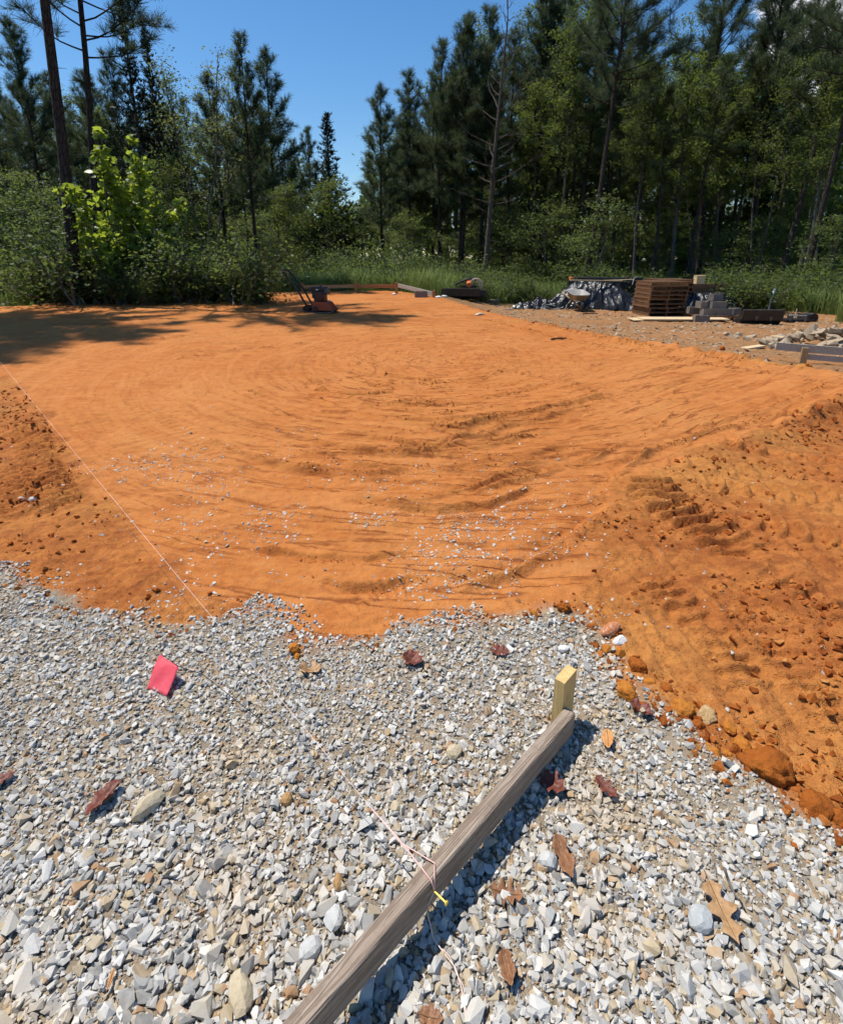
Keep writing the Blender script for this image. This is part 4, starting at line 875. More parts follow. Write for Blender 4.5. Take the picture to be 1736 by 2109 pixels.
# --- wheelbarrow seen from the front
def wheelbarrow():
    c = gpos(1187, 640); t = thing('wheelbarrow', c, 'wheelbarrow with pale tray standing before the large black tarp', 'wheelbarrow', .05)
    def tray(m):
        n = 20; V = []; prof = [(.50, .62, .58), (.48, .60, .56), (.36, .42, .34), (.33, .39, .335), (.45, .57, .565), (.0, .0, .34)]
        rows = [(.33, .44, .60), (.315, .42, .605), (.22, .27, .36), (.0, .0, .345)]
        for rx, ry, z in rows:
            for i in range(n):
                a = 2 * math.pi * i / n; cx_, sy_ = math.copysign(abs(math.cos(a)) ** .55, math.cos(a)), math.copysign(abs(math.sin(a)) ** .55, math.sin(a)); V.append((rx * cx_, ry * sy_, z + (.05 * sy_ if z > .5 else 0)))
        F = [(r * n + i, r * n + (i + 1) % n, (r + 1) * n + (i + 1) % n, (r + 1) * n + i) for r in range(3) for i in range(n)]; m.add(V, np.array(F))
    o = P2(t, 'tray', 'steel_pale', tray, smooth=True); sm = o.modifiers.new('thick', 'SOLIDIFY'); sm.thickness = .012
    o.rotation_euler = (R(3), 0, 0); o.location = (0, 0, .02)
    w = P2(t, 'wheel', 'rubber', lambda m: m.tube([(-.045, -.42, .18), (-.03, -.42, .18), (.03, -.42, .18), (.045, -.42, .18)], [.15, .18, .18, .15], 20)); P2(w, 'hub', 'steel_worn', lambda m: m.tube([(-.055, -.42, .18), (.055, -.42, .18)], .06, 12))
    for s in (-1, 1):
        P2(t, 'handle', 'wood_tan', lambda m: m.tube([(s * .08, -.45, .19), (s * .20, .2, .40), (s * .28, .85, .58)], .02, 6)); P2(t, 'leg', 'steel_black', lambda m: m.tube([(s * .22, .25, .40), (s * .25, .30, 0), (s * .25, .12, 0), (s * .2, -.05, .34)], .014, 6))
    P2(t, 'brace', 'steel_black', lambda m: m.box((0, .3, .12), (.5, .02, .025)))
wheelbarrow()

# --- long black tool box behind the tarp, with an orange can
def toolbox():
    c = Vector((tbc.x + .75, tbc.y + 2.0, tz(tbc.x + .75, tbc.y + 2))); t = thing('tool_chest', c, 'long black tool chest with latches behind the large black tarp', 'tool chest', -.12)
    P2(t, 'body', 'steel_black', lambda m: m.box((0, 0, .46), (2.3, .6, .92)), bevel=.02); l = P2(t, 'lid', 'steel_black', lambda m: m.box((0, -.01, .985), (2.36, .66, .12)), bevel=.03)
    for x in (-.75, -.2, .75): P2(l, 'latch', 'steel_worn', lambda m: m.box((x, -.345, .94), (.12, .02, .08)))
    P2(l, 'grip', 'steel_worn', lambda m: m.box((.35, -.35, 1.01), (.5, .03, .03)))
    P2(t, 'fuel_can_stand', 'steel_black', lambda m: m.box((-1.32, 0, .45), (.24, .4, .9)), bevel=.01)
    u = thing('gas_can', c + Vector((-1.31, .16, .902)), 'orange-red can beside the left end of the long black chest', 'can')
    P2(u, 'body', 'paint_orange', lambda m: m.box((0, 0, .07), (.13, .2, .14)), bevel=.03); P2(u, 'spout', 'steel_black', lambda m: m.tube([(.03, 0, .14), (.06, -.05, .22)], .016, 8))
toolbox()
m = MB(); m.box((0, 0, .14), (.28, .24, .28)); m.box((0, 0, .285), (.30, .26, .012)); o = m.build('carton', 'box_tan', bevel=.006); o.location = (pal2.x + .95, pal2.y - .1, tz(pal2.x + .95, pal2.y) + .86); tag(o, 'small tan carton catching the sun beside the rear pallet stack', 'box')
def crate():
    c = Vector((pal2.x + 1.25, pal2.y + .25, tz(pal2.x + 1.25, pal2.y))); t = thing('wooden_crate', c, 'dark brown wooden crate right of the rear pallet stack', 'crate', -.08)
    for k in range(6): P2(t, 'slat', 'wood_pallet', lambda m: m.box((0, -.5, .075 + k * .142), (1.5, .022, .13)))
    for s in (-1, 1): P2(t, 'side_panel', 'wood_pallet', lambda m: m.box((s * .74, 0, .43), (.025, .96, .86)))
    P2(t, 'top_panel', 'wood_pallet', lambda m: m.box((-.3, 0, .87 - .015), (.9, 1.0, .02)))
    P2(t, 'back_panel', 'wood_pallet', lambda m: m.box((0, .49, .42), (1.45, .022, .84)))
crate()

# --- boards lying flat in front of the pallets
g = gpos(1408, 663)
for i, (dx, dy, L, lab) in enumerate(((.1, 0, 2.4, 'pale plywood strip on top of the flat boards before the pallets'), (-.25, .07, 2.2, 'lower flat board before the pallets, its left end showing'))):
    m = MB(); m.box((0, 0, 0), (L, .55, .022)); o = m.build('flat_board', 'wood_ply'); o.location = (g.x + dx, g.y + .3 + dy, g.z + .07 - .03 * i); o.rotation_euler = (.02, 0, -.02 + .03 * i); tag(o, lab, 'board', 'boards lying flat')
g = gpos(1550, 718); m = MB(); m.box((0, 0, .03), (.5, .16, .035)); o = m.build('board_offcut', 'wood_ply'); o.location = (g.x, g.y, g.z); o.rotation_euler = (0, -.06, .35); tag(o, 'pale board offcut lying on brown ground left of the grey batter board', 'board')
g = gpos(1622, 713); m = MB(); m.box((0, 0, .03), (.28, .2, .03)); o = m.build('board_offcut', 'wood_ply'); o.location = (g.x, g.y + .3, g.z + .12); o.rotation_euler = (.05, .08, .2); tag(o, 'small pale offcut just behind the grey batter board', 'board')
g = gpos(1065, 638); m = MB(); m.box((0, 0, .02), (1.5, .09, .035)); o = m.build('board_offcut', 'wood_grey'); o.location = (g.x - .9, g.y, g.z); o.rotation_euler = (0, 0, -.05); tag(o, 'long thin stick on the ground left of the low tarp', 'board')
lump('flat_rock', 'rock_tan', 988, 644, 26, 'flat tan rock at the edge of the clay left of the tarps', 'stone', asp=(1.3, .8, .3), hulls=True)

# --- skid-steer bucket (left) and plate (right)
def bucket(px, py, W, H, D, label, rz, mat='steel_black'):
    c = gpos(px, py); t = thing('loader_bucket', c, label, 'bucket', rz)
    prof = [(-.02, H), (-.06, H * .98), (-.03, H * .3), (.06, .04), (.18, 0), (D, 0), (D, .02), (.2, .025), (.09, .06), (0, .32 * H), (-.01, H * .95)]
    def sheet(m):
        n = len(prof); V = [(-W / 2, y, z) for y, z in prof] + [(W / 2, y, z) for y, z in prof]; m.add(V, [(i, (i + 1) % n, (i + 1) % n + n, i + n) for i in range(n)])
    P2(t, 'shell', mat, sheet)
    for s in (-1, 1): P2(t, 'side_plate', mat, lambda m: m.add([(s * W / 2 + k, y, z) for k in (-.008, .008) for y, z in ((-.06, H), (.0, H * .98), (D, .05), (D, 0), (.1, 0), (-.04, .2))], [(0, 1, 2, 3, 4, 5), (11, 10, 9, 8, 7, 6)] + [(i, (i + 1) % 6, (i + 1) % 6 + 6, i + 6) for i in range(6)]))
    P2(t, 'top_edge', 'steel_worn', lambda m: m.box((0, -.03, H + .012), (W + .02, .08, .024))); P2(t, 'cutting_edge', 'steel_worn', lambda m: m.box((0, D + .03, .012), (W, .1, .02)))
    return t, c
b1, b1c = bucket(948, 616, 1.35, .36, .5, 'black loader bucket standing behind the last far post', .0)
b2, b2c = bucket(1567, 668, 1.05, .38, .45, 'black scuffed loader bucket right of the loaded pallet', -.05, 'steel_black')
for x, lab in ((-.18, ''), (.2, '')): P2(b2, 'worn_patch', 'steel_worn', lambda m: m.add([(x - .05, -.07, .22), (x + .05, -.07, .22), (x + .025, -.055, .1), (x - .02, -.055, .1)], [(0, 3, 2, 1)]))
def attachment():
    c = Vector((b1c.x + .35, b1c.y + .9, tz(b1c.x + .3, b1c.y + .9))); t = thing('loader_attachment', c, 'black attachment with orange motor and looped pale hoses behind the bucket', 'attachment', -.1)
    P2(t, 'frame', 'steel_black', lambda m: (m.box((.1, 0, .12), (1.0, .6, .1)), m.box((.05, 0, .32), (.5, .4, .36)), m.box((.52, -.1, .2), (.3, .4, .26))), bevel=.02)
    P2(t, 'boom', 'steel_black', lambda m: m.tube([(-.62, 0, .42), (-.3, 0, .6), (.05, 0, .72), (.25, 0, .66)], .04, 8)); P2(t, 'motor', 'paint_orange', lambda m: m.tube([(.02, -.25, .5), (.02, .1, .6)], .09, 12))
    for k in range(3): P2(t, 'hose', 'hose', lambda m: m.tube([(.05 + .05 * k, -.2, .52), (.12 + .05 * k, -.22, .68 + .03 * k), (.26 + .06 * k, -.2, .72), (.38 + .06 * k, -.2, .6), (.42 + .05 * k, -.18, .36)], .017, 6), smooth=True)
attachment()
def attachment2():
    c = gpos(1640, 664); t = thing('loader_attachment', c, 'low black machine frame with silver bar at the right of the clearing', 'attachment', -.05)
    P2(t, 'frame', 'steel_black', lambda m: (m.box((.1, .2, .06), (.75, .45, .06)), m.box((.33, .2, .14), (.2, .4, .16)), m.box((-.55, .35, .06), (.5, .12, .05))), bevel=.01); P2(t, 'bar', 'steel_pale', lambda m: m.tube([(-.25, -.03, .2), (.22, -.03, .19)], .022, 8))
    for x in (-.2, .18): P2(t, 'bracket', 'steel_worn', lambda m: m.box((x, 0, .12), (.05, .2, .16)))
    P2(t, 'drum', 'rubber', lambda m: m.tube([(.45, .0, .13), (.45, .35, .13)], .12, 14)); P2(t, 'upright', 'hose', lambda m: m.tube([(.08, .25, .1), (.1, .25, .36)], .012, 6))
attachment2()
m = MB(); g = gpos(1602, 650); m.tube([(0, 0, 0), (.02, .05, .3), (.13, .1, .78)], .03, 8); o = m.build('pipe', 'pvc', smooth=True); o.location = (g.x, g.y + .5, g.z); tag(o, 'pale blue-grey pipe leaning up from the weeds at the right', 'pipe')
for px, py, lab in ((875, 608, 'white scrap on the ground right of the grey block'), (903, 611, 'white rag beside the last far post'), (915, 609, 'white scrap left of the black loader bucket'), (812, 605, 'small white scrap near the third far post')):
    lump('white_scrap', 'white_paint', px, py, 13, lab, 'scrap', 'white scraps near the far posts', asp=(1.2, .8, .5), sub=2, rough=.4)
# scrap wood and sheet near the big tarp
for px, py, L, rz, lab in ((1215, 647, .5, .1, 'dark stick on the ground right of the wheelbarrow'), (1150, 700, .3, .3, 'small dark stick at the edge of the clay')):
    g = gpos(px, py); m = MB(); m.tube([(-L / 2, 0, .02), (0, .02, .03), (L / 2, 0, .02)], .018, 6); o = m.build('stick', 'bark_pine'); o.location = g; o.rotation_euler = (0, 0, rz); tag(o, lab, 'stick')
# rubble heap at the right: flat broken stones piled up
def rubble():
    rg = np.random.default_rng(11); c = gpos(1745, 725); k = 0; lib = [hull(11, 700 + i, .3, .45) for i in range(8)]; meshes = []
    for V, F in lib:
        m = MB(); m.add(V, F); o = m.build('broken_stone', 'rock_rubble'); meshes.append(o)
    used = set()
    for i in range(120):
        a = rg.uniform(0, 2 * math.pi); r = rg.random() ** .6; x = r * 1.35 * math.cos(a); y = r * .8 * math.sin(a) + .5; z = max(0, (1 - r) * .42) * rg.uniform(.75, 1.0); q = i % 8; s = rg.uniform(.06, .15)
        o = meshes[q] if q not in used else meshes[q].copy()
        if q in used: COL.objects.link(o)
        used.add(q); o.location = (c.x + x, c.y + y, tz(c.x + x, c.y + y) + z + .02); o.scale = (s * rg.uniform(1, 1.6), s, s * rg.uniform(.6, 1)); o.rotation_euler = (rg.normal(0, .45), rg.normal(0, .45), a); tag(o, 'flat broken stone in the rubble heap at the right border', 'rubble', 'broken stones of the rubble heap')
    for i, (px, py) in enumerate(((1520, 692), (1535, 700), (1510, 696), (1548, 695), (1495, 690))):
        g = gpos(px, py); o = meshes[i].copy(); COL.objects.link(o); o.location = g + Vector((0, 0, .03)); o.scale = (.13, .08, .08); o.rotation_euler = (.2, .1, i); tag(o, 'dark flat stone in the small scatter left of the rubble heap', 'rubble', 'stones scattered left of the rubble heap')
rubble()

# ================================================================== TREES AND PLANTS
def unit(v): return v / (np.linalg.norm(v, axis=-1, keepdims=True) + 1e-9)
def add_needles(mb, C, A, L, K=9, w=.03, spread=.9, rg=rng):
    n = len(C); D = unit(A[:, None] + spread * rg.normal(size=(n, K, 3)) * np.array([1, 1, .8])); Ln = L[:, None, None] * rg.uniform(.7, 1.15, (n, K, 1))
    S = unit(np.cross(D, rg.normal(size=(n, K, 3)))) * w * .5; B = C[:, None] + D * Ln * .05
    V = np.stack([B - S * .6, B + S * .6, B + D * Ln + S * .35, B + D * Ln - S * .35], 2).reshape(-1, 3); F = np.arange(n * K * 4).reshape(-1, 4); mb.add(V, F)
def add_leaves(mb, C, N, size, asp=.6, rg=rng):
    n = len(C); T = unit(np.cross(N, rg.normal(size=(n, 3)))); B = unit(np.cross(N, T)); s = size[:, None]
    V = np.stack([C - T * s * .5, C + B * s * .5 * asp - T * s * .05, C + T * s * .5, C - B * s * .5 * asp - T * s * .05], 1).reshape(-1, 3); mb.add(V, np.arange(n * 4).reshape(-1, 4))
def limb(mb, p0, d, L, r, n=5, up=.2, wob=.12, k=5, rg=rng, tip=.25):
    P = [np.array(p0, float)]; d = np.array(d, float)
    for i in range(n):
        d = unit(d + np.array([0, 0, up / n]) + rg.normal(0, wob, 3) / n ** .5); P.append(P[-1] + d * L / n)
    P = np.array(P); mb.tube(P, np.linspace(r, r * tip, n + 1), k, cap=False); return P
def on_curve(P, t):
    f = np.clip(t, 0, .9999) * (len(P) - 1); i = int(f); return P[i] + (P[i + 1] - P[i]) * (f - i)
PROTO = {}
def proto(key, name, tmb, tmat, cmb, cmat, H, crown='crown'):
    root = bpy.data.objects.new(name, None); root.empty_display_size = .2; COL.objects.link(root)
    if tmb is not None: tmb.build('trunk', tmat, root, smooth=True)
    if cmb is not None: cmb.build(crown, cmat, root)
    PROTO[key] = [root, H, False]
def pine(key, seed, H=16.0, c0=.42, Rr=2.6, nb=46, r0=.17, dens=1.0, stubs=8, tuft=.27, bare=False, mat='needle_pine', bmat='bark_pine'):
    rg = np.random.default_rng(seed); tm, cm = MB(), MB(); n = 14; zz = np.linspace(0, H, n); wob = np.cumsum(rg.normal(0, .035, (n, 2)), 0); wob[0] = 0
    T = np.column_stack([wob, zz]); rad = r0 * (1 - .88 * (zz / H) ** .9); rad[0] *= 1.25; tm.tube(T, rad, 10)
    C, A, Ls = [], [], []
    for i in range(nb):
        t = (i + rg.random()) / nb; z = H * (c0 + (1 - c0) * t * .985); p0 = on_curve(T, z / H); az = i * 2.399 + rg.normal(0, .5)
        prof = (1 - t) ** .75 * (.6 + .4 * min(1, t * 3.5)) + .10; L = Rr * prof * rg.uniform(.55, 1.15); el = R(5 + 50 * t + rg.normal(0, 8))
        d = np.array([math.cos(az) * math.cos(el), math.sin(az) * math.cos(el), math.sin(el)]); P = limb(tm, p0, d, L, max(.012, r0 * .23 * (1 - t * .6)), 6, .55, .22, 5, rg, .3)
        m = max(3, int(L * 4.6 * dens))
        for j in range(m):
            q = on_curve(P, .30 + .70 * (j + rg.random()) / m); dd = unit(unit(P[-1] - P[0]) * .7 + rg.normal(0, .55, 3) + np.array([0, 0, .35])); tl = rg.uniform(.2, .55) * (.5 + .5 * prof)
            Q = limb(tm, q, dd, tl, .009, 2, .3, .2, 3, rg, .5)
            if bare: continue
            for e in range(4): 
                s = .25 + .75 * e / 3; C.append(on_curve(Q, s)); A.append(unit(Q[-1] - Q[0]) + np.array([0, 0, .25])); Ls.append(tuft * rg.uniform(.8, 1.2))
        if not bare: C.append(P[-1]); A.append(unit(P[-1] - P[-2])); Ls.append(tuft * 1.15)
    for i in range(stubs):
        z = H * c0 * rg.uniform(.35, 1); p0 = on_curve(T, z / H); az = rg.uniform(0, 6.28); limb(tm, p0, (math.cos(az), math.sin(az), rg.uniform(-.1, .3)), rg.uniform(.3, 1.2), .016, 4, 0, .3, 4, rg)
    if not bare:
        C, A, Ls = np.array(C), np.array(A), np.array(Ls); add_needles(cm, C, A, Ls * 1.08, 13, .021, .95, rg)
    proto(key, 'pine_tree', tm, bmat, None if bare else cm, mat, H)
def cedar(key, seed, H=9.0, Rb=1.7, n=120, r0=.11, mat='needle_cedar', tuft=.2):
    rg = np.random.default_rng(seed); tm, cm = MB(), MB(); T = np.column_stack([np.zeros(8), np.zeros(8), np.linspace(0, H, 8)]); tm.tube(T, np.linspace(r0, .01, 8), 8); C, A, Ls = [], [], []
    for i in range(n):
        t = (i + rg.random()) / n; z = H * (.10 + .89 * t); L = Rb * ((1 - t) ** .85 * rg.uniform(.6, 1.12) + .04); az = i * 2.399 + rg.normal(0, .4); el = R(12 + 40 * t)
        P = limb(tm, (0, 0, z), (math.cos(az) * math.cos(el), math.sin(az) * math.cos(el), math.sin(el)), L, .018, 4, .35, .15, 3, rg); m = max(3, int(L * 9))
        for j in range(m):
            C.append(on_curve(P, .15 + .85 * j / m) + rg.normal(0, .06, 3)); A.append(unit(P[-1] - P[0]) * .6 + np.array([0, 0, .6]) + rg.normal(0, .3, 3)); Ls.append(tuft * rg.uniform(.7, 1.2))
    add_needles(cm, np.array(C), np.array(A), np.array(Ls), 9, .05, .6, rg); proto(key, 'cedar_tree', tm, 'bark_grey', cm, mat, H)
def broad(key, seed, H=11.0, Rr=2.4, c0=.3, nl=30, leaf=.15, per=26, r0=.12, mat='leaf_oak', flatten=.55, name='broadleaf_tree', bmat='bark_grey', stems=1, clump=.24, up=.4, gap=.0):
    rg = np.random.default_rng(seed); tm, cm = MB(), MB(); C = []; N = []
    for s in range(stems):
        az = 6.28 * s / stems + rg.random(); lean = 0 if stems == 1 else .16; n = 10; zz = np.linspace(0, H * rg.uniform(.85, 1), n); wob = np.cumsum(rg.normal(0, .06, (n, 2)), 0); wob[0] = 0
        T = np.column_stack([wob[:, 0] + math.cos(az) * lean * zz, wob[:, 1] + math.sin(az) * lean * zz, zz]); tm.tube(T, r0 / stems ** .5 * (1 - .88 * zz / H), 8)
        for i in range(nl // stems):
            t = (i + rg.random()) / (nl // stems); z = c0 + (1 - c0) * t * .97; p0 = on_curve(T, z); a2 = i * 2.399 + rg.normal(0, .6); L = Rr * (math.sin(math.pi * (.22 + .72 * t)) ** .7) * rg.uniform(.55, 1.12) / stems ** .3; el = R(15 + 45 * t + rg.normal(0, 10))
            P = limb(tm, p0, (math.cos(a2) * math.cos(el), math.sin(a2) * math.cos(el), math.sin(el)), L, max(.012, r0 * .3 * (1 - t * .6)), 6, up, .3, 5, rg)
            for j in range(max(3, int(L * 4.2))):
                if rg.random() < gap: continue
                q = on_curve(P, .28 + .72 * rg.random()); dd = unit(rg.normal(size=3) * np.array([1, 1, .45]) + unit(P[-1] - P[0]) * .6); tl = rg.uniform(.25, .7); Q = limb(tm, q, dd, tl, .007, 2, .1, .25, 3, rg)
                for e in range(per // 6):
                    c = on_curve(Q, .3 + .7 * rg.random()); k = 6; C.append(c + rg.normal(0, clump, (k, 3)) * np.array([1, 1, flatten])); N.append(rg.normal(0, .6, (k, 3)) + np.array([0, 0, .8]))
    C = np.concatenate(C); N = unit(np.concatenate(N)); add_leaves(cm, C, N, leaf * rg.uniform(.6, 1.25, len(C)), .62, rg); proto(key, name, tm, bmat, cm, mat, H)
def bush(key, seed, H=1.6, Rr=1.1, stems=18, leaf=.07, per=84, mat='leaf_under', name='shrub', flat=.7):
    rg = np.random.default_rng(seed); tm, cm = MB(), MB(); C = []; N = []
    for s in range(stems):
        az = rg.uniform(0, 6.28); el = R(rg.uniform(35, 85)); L = H * rg.uniform(.6, 1.1); P = limb(tm, (rg.normal(0, .12), rg.normal(0, .12), 0), (math.cos(az) * math.cos(el), math.sin(az) * math.cos(el), math.sin(el)), L, .016, 6, -.15, .35, 4, rg)
        for j in range(per // 4):
            q = on_curve(P, .2 + .8 * rg.random()) + rg.normal(0, Rr * .13, 3); C.append(q + rg.normal(0, .07, (5, 3))); N.append(rg.normal(0, .6, (5, 3)) + np.array([0, 0, .75]))
    C = np.concatenate(C); C[:, 2] = np.abs(C[:, 2]); N = unit(np.concatenate(N)); add_leaves(cm, C, N, leaf * rg.uniform(.6, 1.3, len(C)), flat, rg); proto(key, name, tm, 'bark_grey', cm, mat, H, 'foliage')
def sapling(key, seed, H=5.2, n=24, leaf=.22, mat='leaf_bright'):
    rg = np.random.default_rng(seed); tm, cm = MB(), MB(); out = []
    shape = np.array([(0, -.5), (.22, -.42), (.46, -.18), (.30, .02), (.44, .30), (.17, .30), (0, .5), (-.17, .30), (-.44, .30), (-.30, .02), (-.46, -.18), (-.22, -.42)])
    for s in range(5):
        az = 6.28 * s / 5 + rg.normal(0, .3); h = H * (1.0 if s == 0 else rg.uniform(.62, .95)); P = limb(tm, (rg.normal(0, .1), rg.normal(0, .1), 0), (math.cos(az) * .36 * (s > 0), math.sin(az) * .36 * (s > 0), 1), h, .035, 8, .2, .12, 6, rg, .2)
        for i in range(n):
            t = .18 + .82 * (i + rg.random()) / n; q = on_curve(P, t); a2 = rg.uniform(0, 6.28); L = (.95 * (1.05 - t) + .18) * rg.uniform(.6, 1.2); Q = limb(tm, q, (math.cos(a2), math.sin(a2), .55), L, .010, 3, .2, .2, 4, rg)
            for j in range(8): out.append(on_curve(Q, .25 + .75 * rg.random()) + rg.normal(0, .09, 3))
    C = np.array(out); m = len(C); N = unit(rg.normal(0, .65, (m, 3)) + np.array([0, -.15, .75])); T = unit(np.cross(N, rg.normal(size=(m, 3))) + np.array([0, 0, -.2])); B = unit(np.cross(N, T)); sz = leaf * rg.uniform(.55, 1.25, m)
    k = len(shape); V = C[:, None] + sz[:, None, None] * (shape[None, :, 0:1] * B[:, None] + shape[None, :, 1:2] * T[:, None]) + N[:, None] * (np.abs(shape[None, :, 0:1]) * .25 * sz[:, None, None]); cm.add(V.reshape(-1, 3), np.arange(m * k).reshape(-1, k))
    proto(key, 'sapling', tm, 'bark_grey', cm, mat, H, 'foliage')

pine('pineA', 21, 17, .42, 3.5, 60, .19, 1.1, tuft=.33); pine('pineB', 22, 16, .36, 3.0, 58, .16, 1.15, tuft=.32); pine('pineC', 23, 15, .28, 2.9, 62, .15, 1.25, tuft=.32); pine('pineD', 24, 18, .50, 3.6, 54, .19, 1.1, tuft=.34); pine('pineE', 25, 13, .20, 2.7, 60, .13, 1.3, tuft=.30)
pine('pineT', 26, 24, .50, 4.6, 60, .22, .85, 5, .42); pine('pineL', 29, 22, .38, 4.8, 62, .155, 1.1, 6, .36)
pine('dead', 27, 14.5, .32, 3.0, 44, .15, .7, 10, bare=True, bmat='bark_dead'); pine('pole', 28, 15, .6, 2.0, 30, .12, 1.0, 14)
cedar('cedarA', 31); cedar('cedarB', 32, 12, 2.2, 150, .14)
broad('oakA', 41, 12, 2.8, .26, 40, .125, 44); broad('oakB', 42, 11, 2.5, .20, 38, .12, 44); broad('oakC', 43, 10, 2.2, .36, 32, .12, 42, stems=2); broad('oakD', 45, 12, 1.9, .42, 30, .115, 36, .09)
broad('tallA', 46, 15, 2.7, .40, 40, .125, 40, .13); broad('tallB', 47, 15, 2.3, .50, 34, .12, 40, .11); broad('tallC', 48, 14, 2.1, .46, 34, .12, 38, .10, stems=2)
broad('thin', 44, 11, 2.3, .38, 42, .11, 18, .10, 'leaf_yellow', stems=3, name='slender_tree', gap=.15, up=.9)
broad('under1', 51, 4.6, 2.0, .06, 28, .095, 42, .06, 'leaf_under', .35, 'understory_tree', clump=.20, up=.05); broad('under2', 52, 3.6, 1.7, .05, 26, .085, 42, .05, 'leaf_under', .35, 'understory_tree', clump=.18, up=.05); broad('under3', 53, 5.5, 1.8, .08, 30, .095, 42, .06, 'leaf_oak', .5, 'understory_tree', clump=.2, up=.2)
bush('bush1', 61); bush('bush2', 62, 1.2, .9, 17, .06, 76); bush('bush3', 63, 2.2, 1.2, 20, .08, 90, 'leaf_oak'); bush('weed1', 64, 1.0, .6, 12, .075, 40, 'weed_leaf', 'weed_clump', .45); bush('weed2', 65, .7, .6, 12, .06, 40, 'weed_leaf', 'weed_clump', .45)
sapling('sap', 71)

NTREE = [0]
def put(key, x, y, H, label, cat='tree', group=None, rz=None, lean=(0, 0), wid=1.0, z=None):
    root, h0, used = PROTO[key]; o = copy_tree(root) if used else root; PROTO[key][2] = True; s = H / h0; NTREE[0] += 1
    o.location = (x, y, (tz(x, y) if z is None else z) - .03); o.scale = (s * wid, s * wid, s); o.rotation_euler = (Matrix.Rotation(R(lean[0]), 3, 'Y') @ Matrix.Rotation(R(lean[1]), 3, 'X') @ Matrix.Rotation((NTREE[0] * 2.4) % 6.28 if rz is None else rz, 3, 'Z')).to_euler()
    return tag(o, label, cat, group)
def top_at(key, px, py, y, label, bx=None, **k):                       # a tree whose top shows at a pixel, standing y metres away
    p = at_y(px, py, y); x0 = p[0] if bx is None else at_y(bx, 560, y)[0]; H = p[2] - tz(x0, y)
    ln = math.degrees(math.atan2(p[0] - x0, H)); return put(key, x0, y, H, label, lean=(ln, k.pop('ly', 0)), **k)
PN, CD, BL = 'pine', 'cedar', 'tree'
# left edge
_x = at_y(157, 615, 15.4)[0]; put('pineT', _x, 15.4, 18.5, 'thick dark pine trunk at the left with a small box strapped on', PN, None, 2.0, (4.4, 0), 1.0)
_x = at_y(207, 590, 23.0)[0]; put('pineL', _x, 23.0, 22, 'second tall pine trunk right of the boxed trunk', PN, None, .6, (6.2, 0), 1.0)
top_at('pineA', 22, 42, 30, 'pine at the far left top with its crown by the border', cat=PN); top_at('pineB', 96, 150, 34, 'thin pine between the left border and the boxed trunk', cat=PN); top_at('pineC', -40, 120, 32, 'pine cut by the left border', cat=PN)
top_at('cedarB', 250, 25, 27, 'tall black-green conifer behind the two left trunks', cat=CD, wid=1.25); top_at('cedarB', 296, 52, 28, 'dark conifer right of the tallest black-green one', cat=CD, wid=1.1); top_at('pineE', 215, 110, 30, 'dark pine just behind the second left trunk', cat=PN)
top_at('thin', 402, 62, 25, 'slender multi-stemmed tree with sparse yellowish leaves against the sky', bx=432, cat=BL, wid=1.1); top_at('oakD', 340, 120, 30, 'leafy tree left of the yellowish slender tree', cat=BL); top_at('pineB', 487, 70, 26, 'straight pine with open crown right of the yellowish slender tree', cat=PN)
top_at('pineC', 546, 104, 34, 'bushy pine at the left edge of the sky gap', cat=PN, wid=1.15); top_at('pineE', 600, 290, 40, 'short pine low in the sky gap beside the cedar', cat=PN)
top_at('pineE', 634, 264, 38, 'small pine just left of the pointed cedar', cat=PN); top_at('cedarA', 672, 232, 33, 'dark pointed cedar in the middle of the sky gap', cat=CD, wid=1.45)
top_at('under3', 665, 372, 31, 'round broadleaf tree standing under the pointed cedar', cat=BL, wid=1.35)
# middle
top_at('pineC', 782, 178, 31, 'pine right of the sky gap with a rounded top', cat=PN, wid=1.1); top_at('pineE', 838, 152, 36, 'pine between the rounded one and the twin pines', cat=PN, wid=1.2); top_at('pineB', 905, 84, 31, 'left of the twin pines at the right of the open sky', cat=PN, wid=1.1); top_at('pineA', 958, 38, 30.5, 'right of the twin pines, its top highest by the open sky', cat=PN, bx=945, wid=1.05)
top_at('dead', 1045, -8, 27, 'bare dead pine with leafless branches against the sky', bx=992, cat=PN, wid=1.25)
top_at('pineA', 1130, -40, 33, 'tall pine right of the bare dead pine', cat=PN, wid=1.1); top_at('pineE', 1085, 190, 36, 'shorter pine filling behind the bare dead pine', cat=PN)
top_at('tallA', 1115, 120, 30, 'pale green leafy tree right of the bare dead pine', cat=BL); top_at('tallB', 1185, 30, 28, 'leafy tree left of the tall leaning pine trunk', cat=BL)
# right
top_at('pineT', 1325, -260, 24.0, 'tall pine with a long pale leaning trunk right of centre', bx=1207, cat=PN, wid=1.0, rz=.4)
top_at('tallA', 1425, 58, 26, 'large leafy tree with rounded crown at upper right', bx=1380, cat=BL, wid=1.15); top_at('tallB', 1345, 110, 25.5, 'leafy tree just right of the leaning pine trunk', bx=1312, cat=BL); top_at('tallA', 1510, 60, 28, 'leafy crown right of the large rounded one', bx=1470, cat=BL)
top_at('pineD', 1500, -120, 30, 'pine whose crown meets the top border right of the leafy crowns', cat=PN, bx=1440); top_at('pineA', 1620, -100, 27, 'pine with crown in front of the white cloud', bx=1545, cat=PN, wid=1.15)
top_at('pineD', 1780, -120, 24, 'dark-trunked pine leaning right near the right border', bx=1608, cat=PN, wid=1.1); top_at('pineT', 1900, -420, 20.5, 'pale pine trunk cut by the right border', bx=1662, cat=PN, wid=.9)
top_at('pineB', 1240, -60, 29, 'pine crown filling behind the leaning trunk', cat=PN, wid=1.15); top_at('pineB', 1060, 60, 34, 'pine just behind the bare dead pine', cat=PN, wid=1.2)
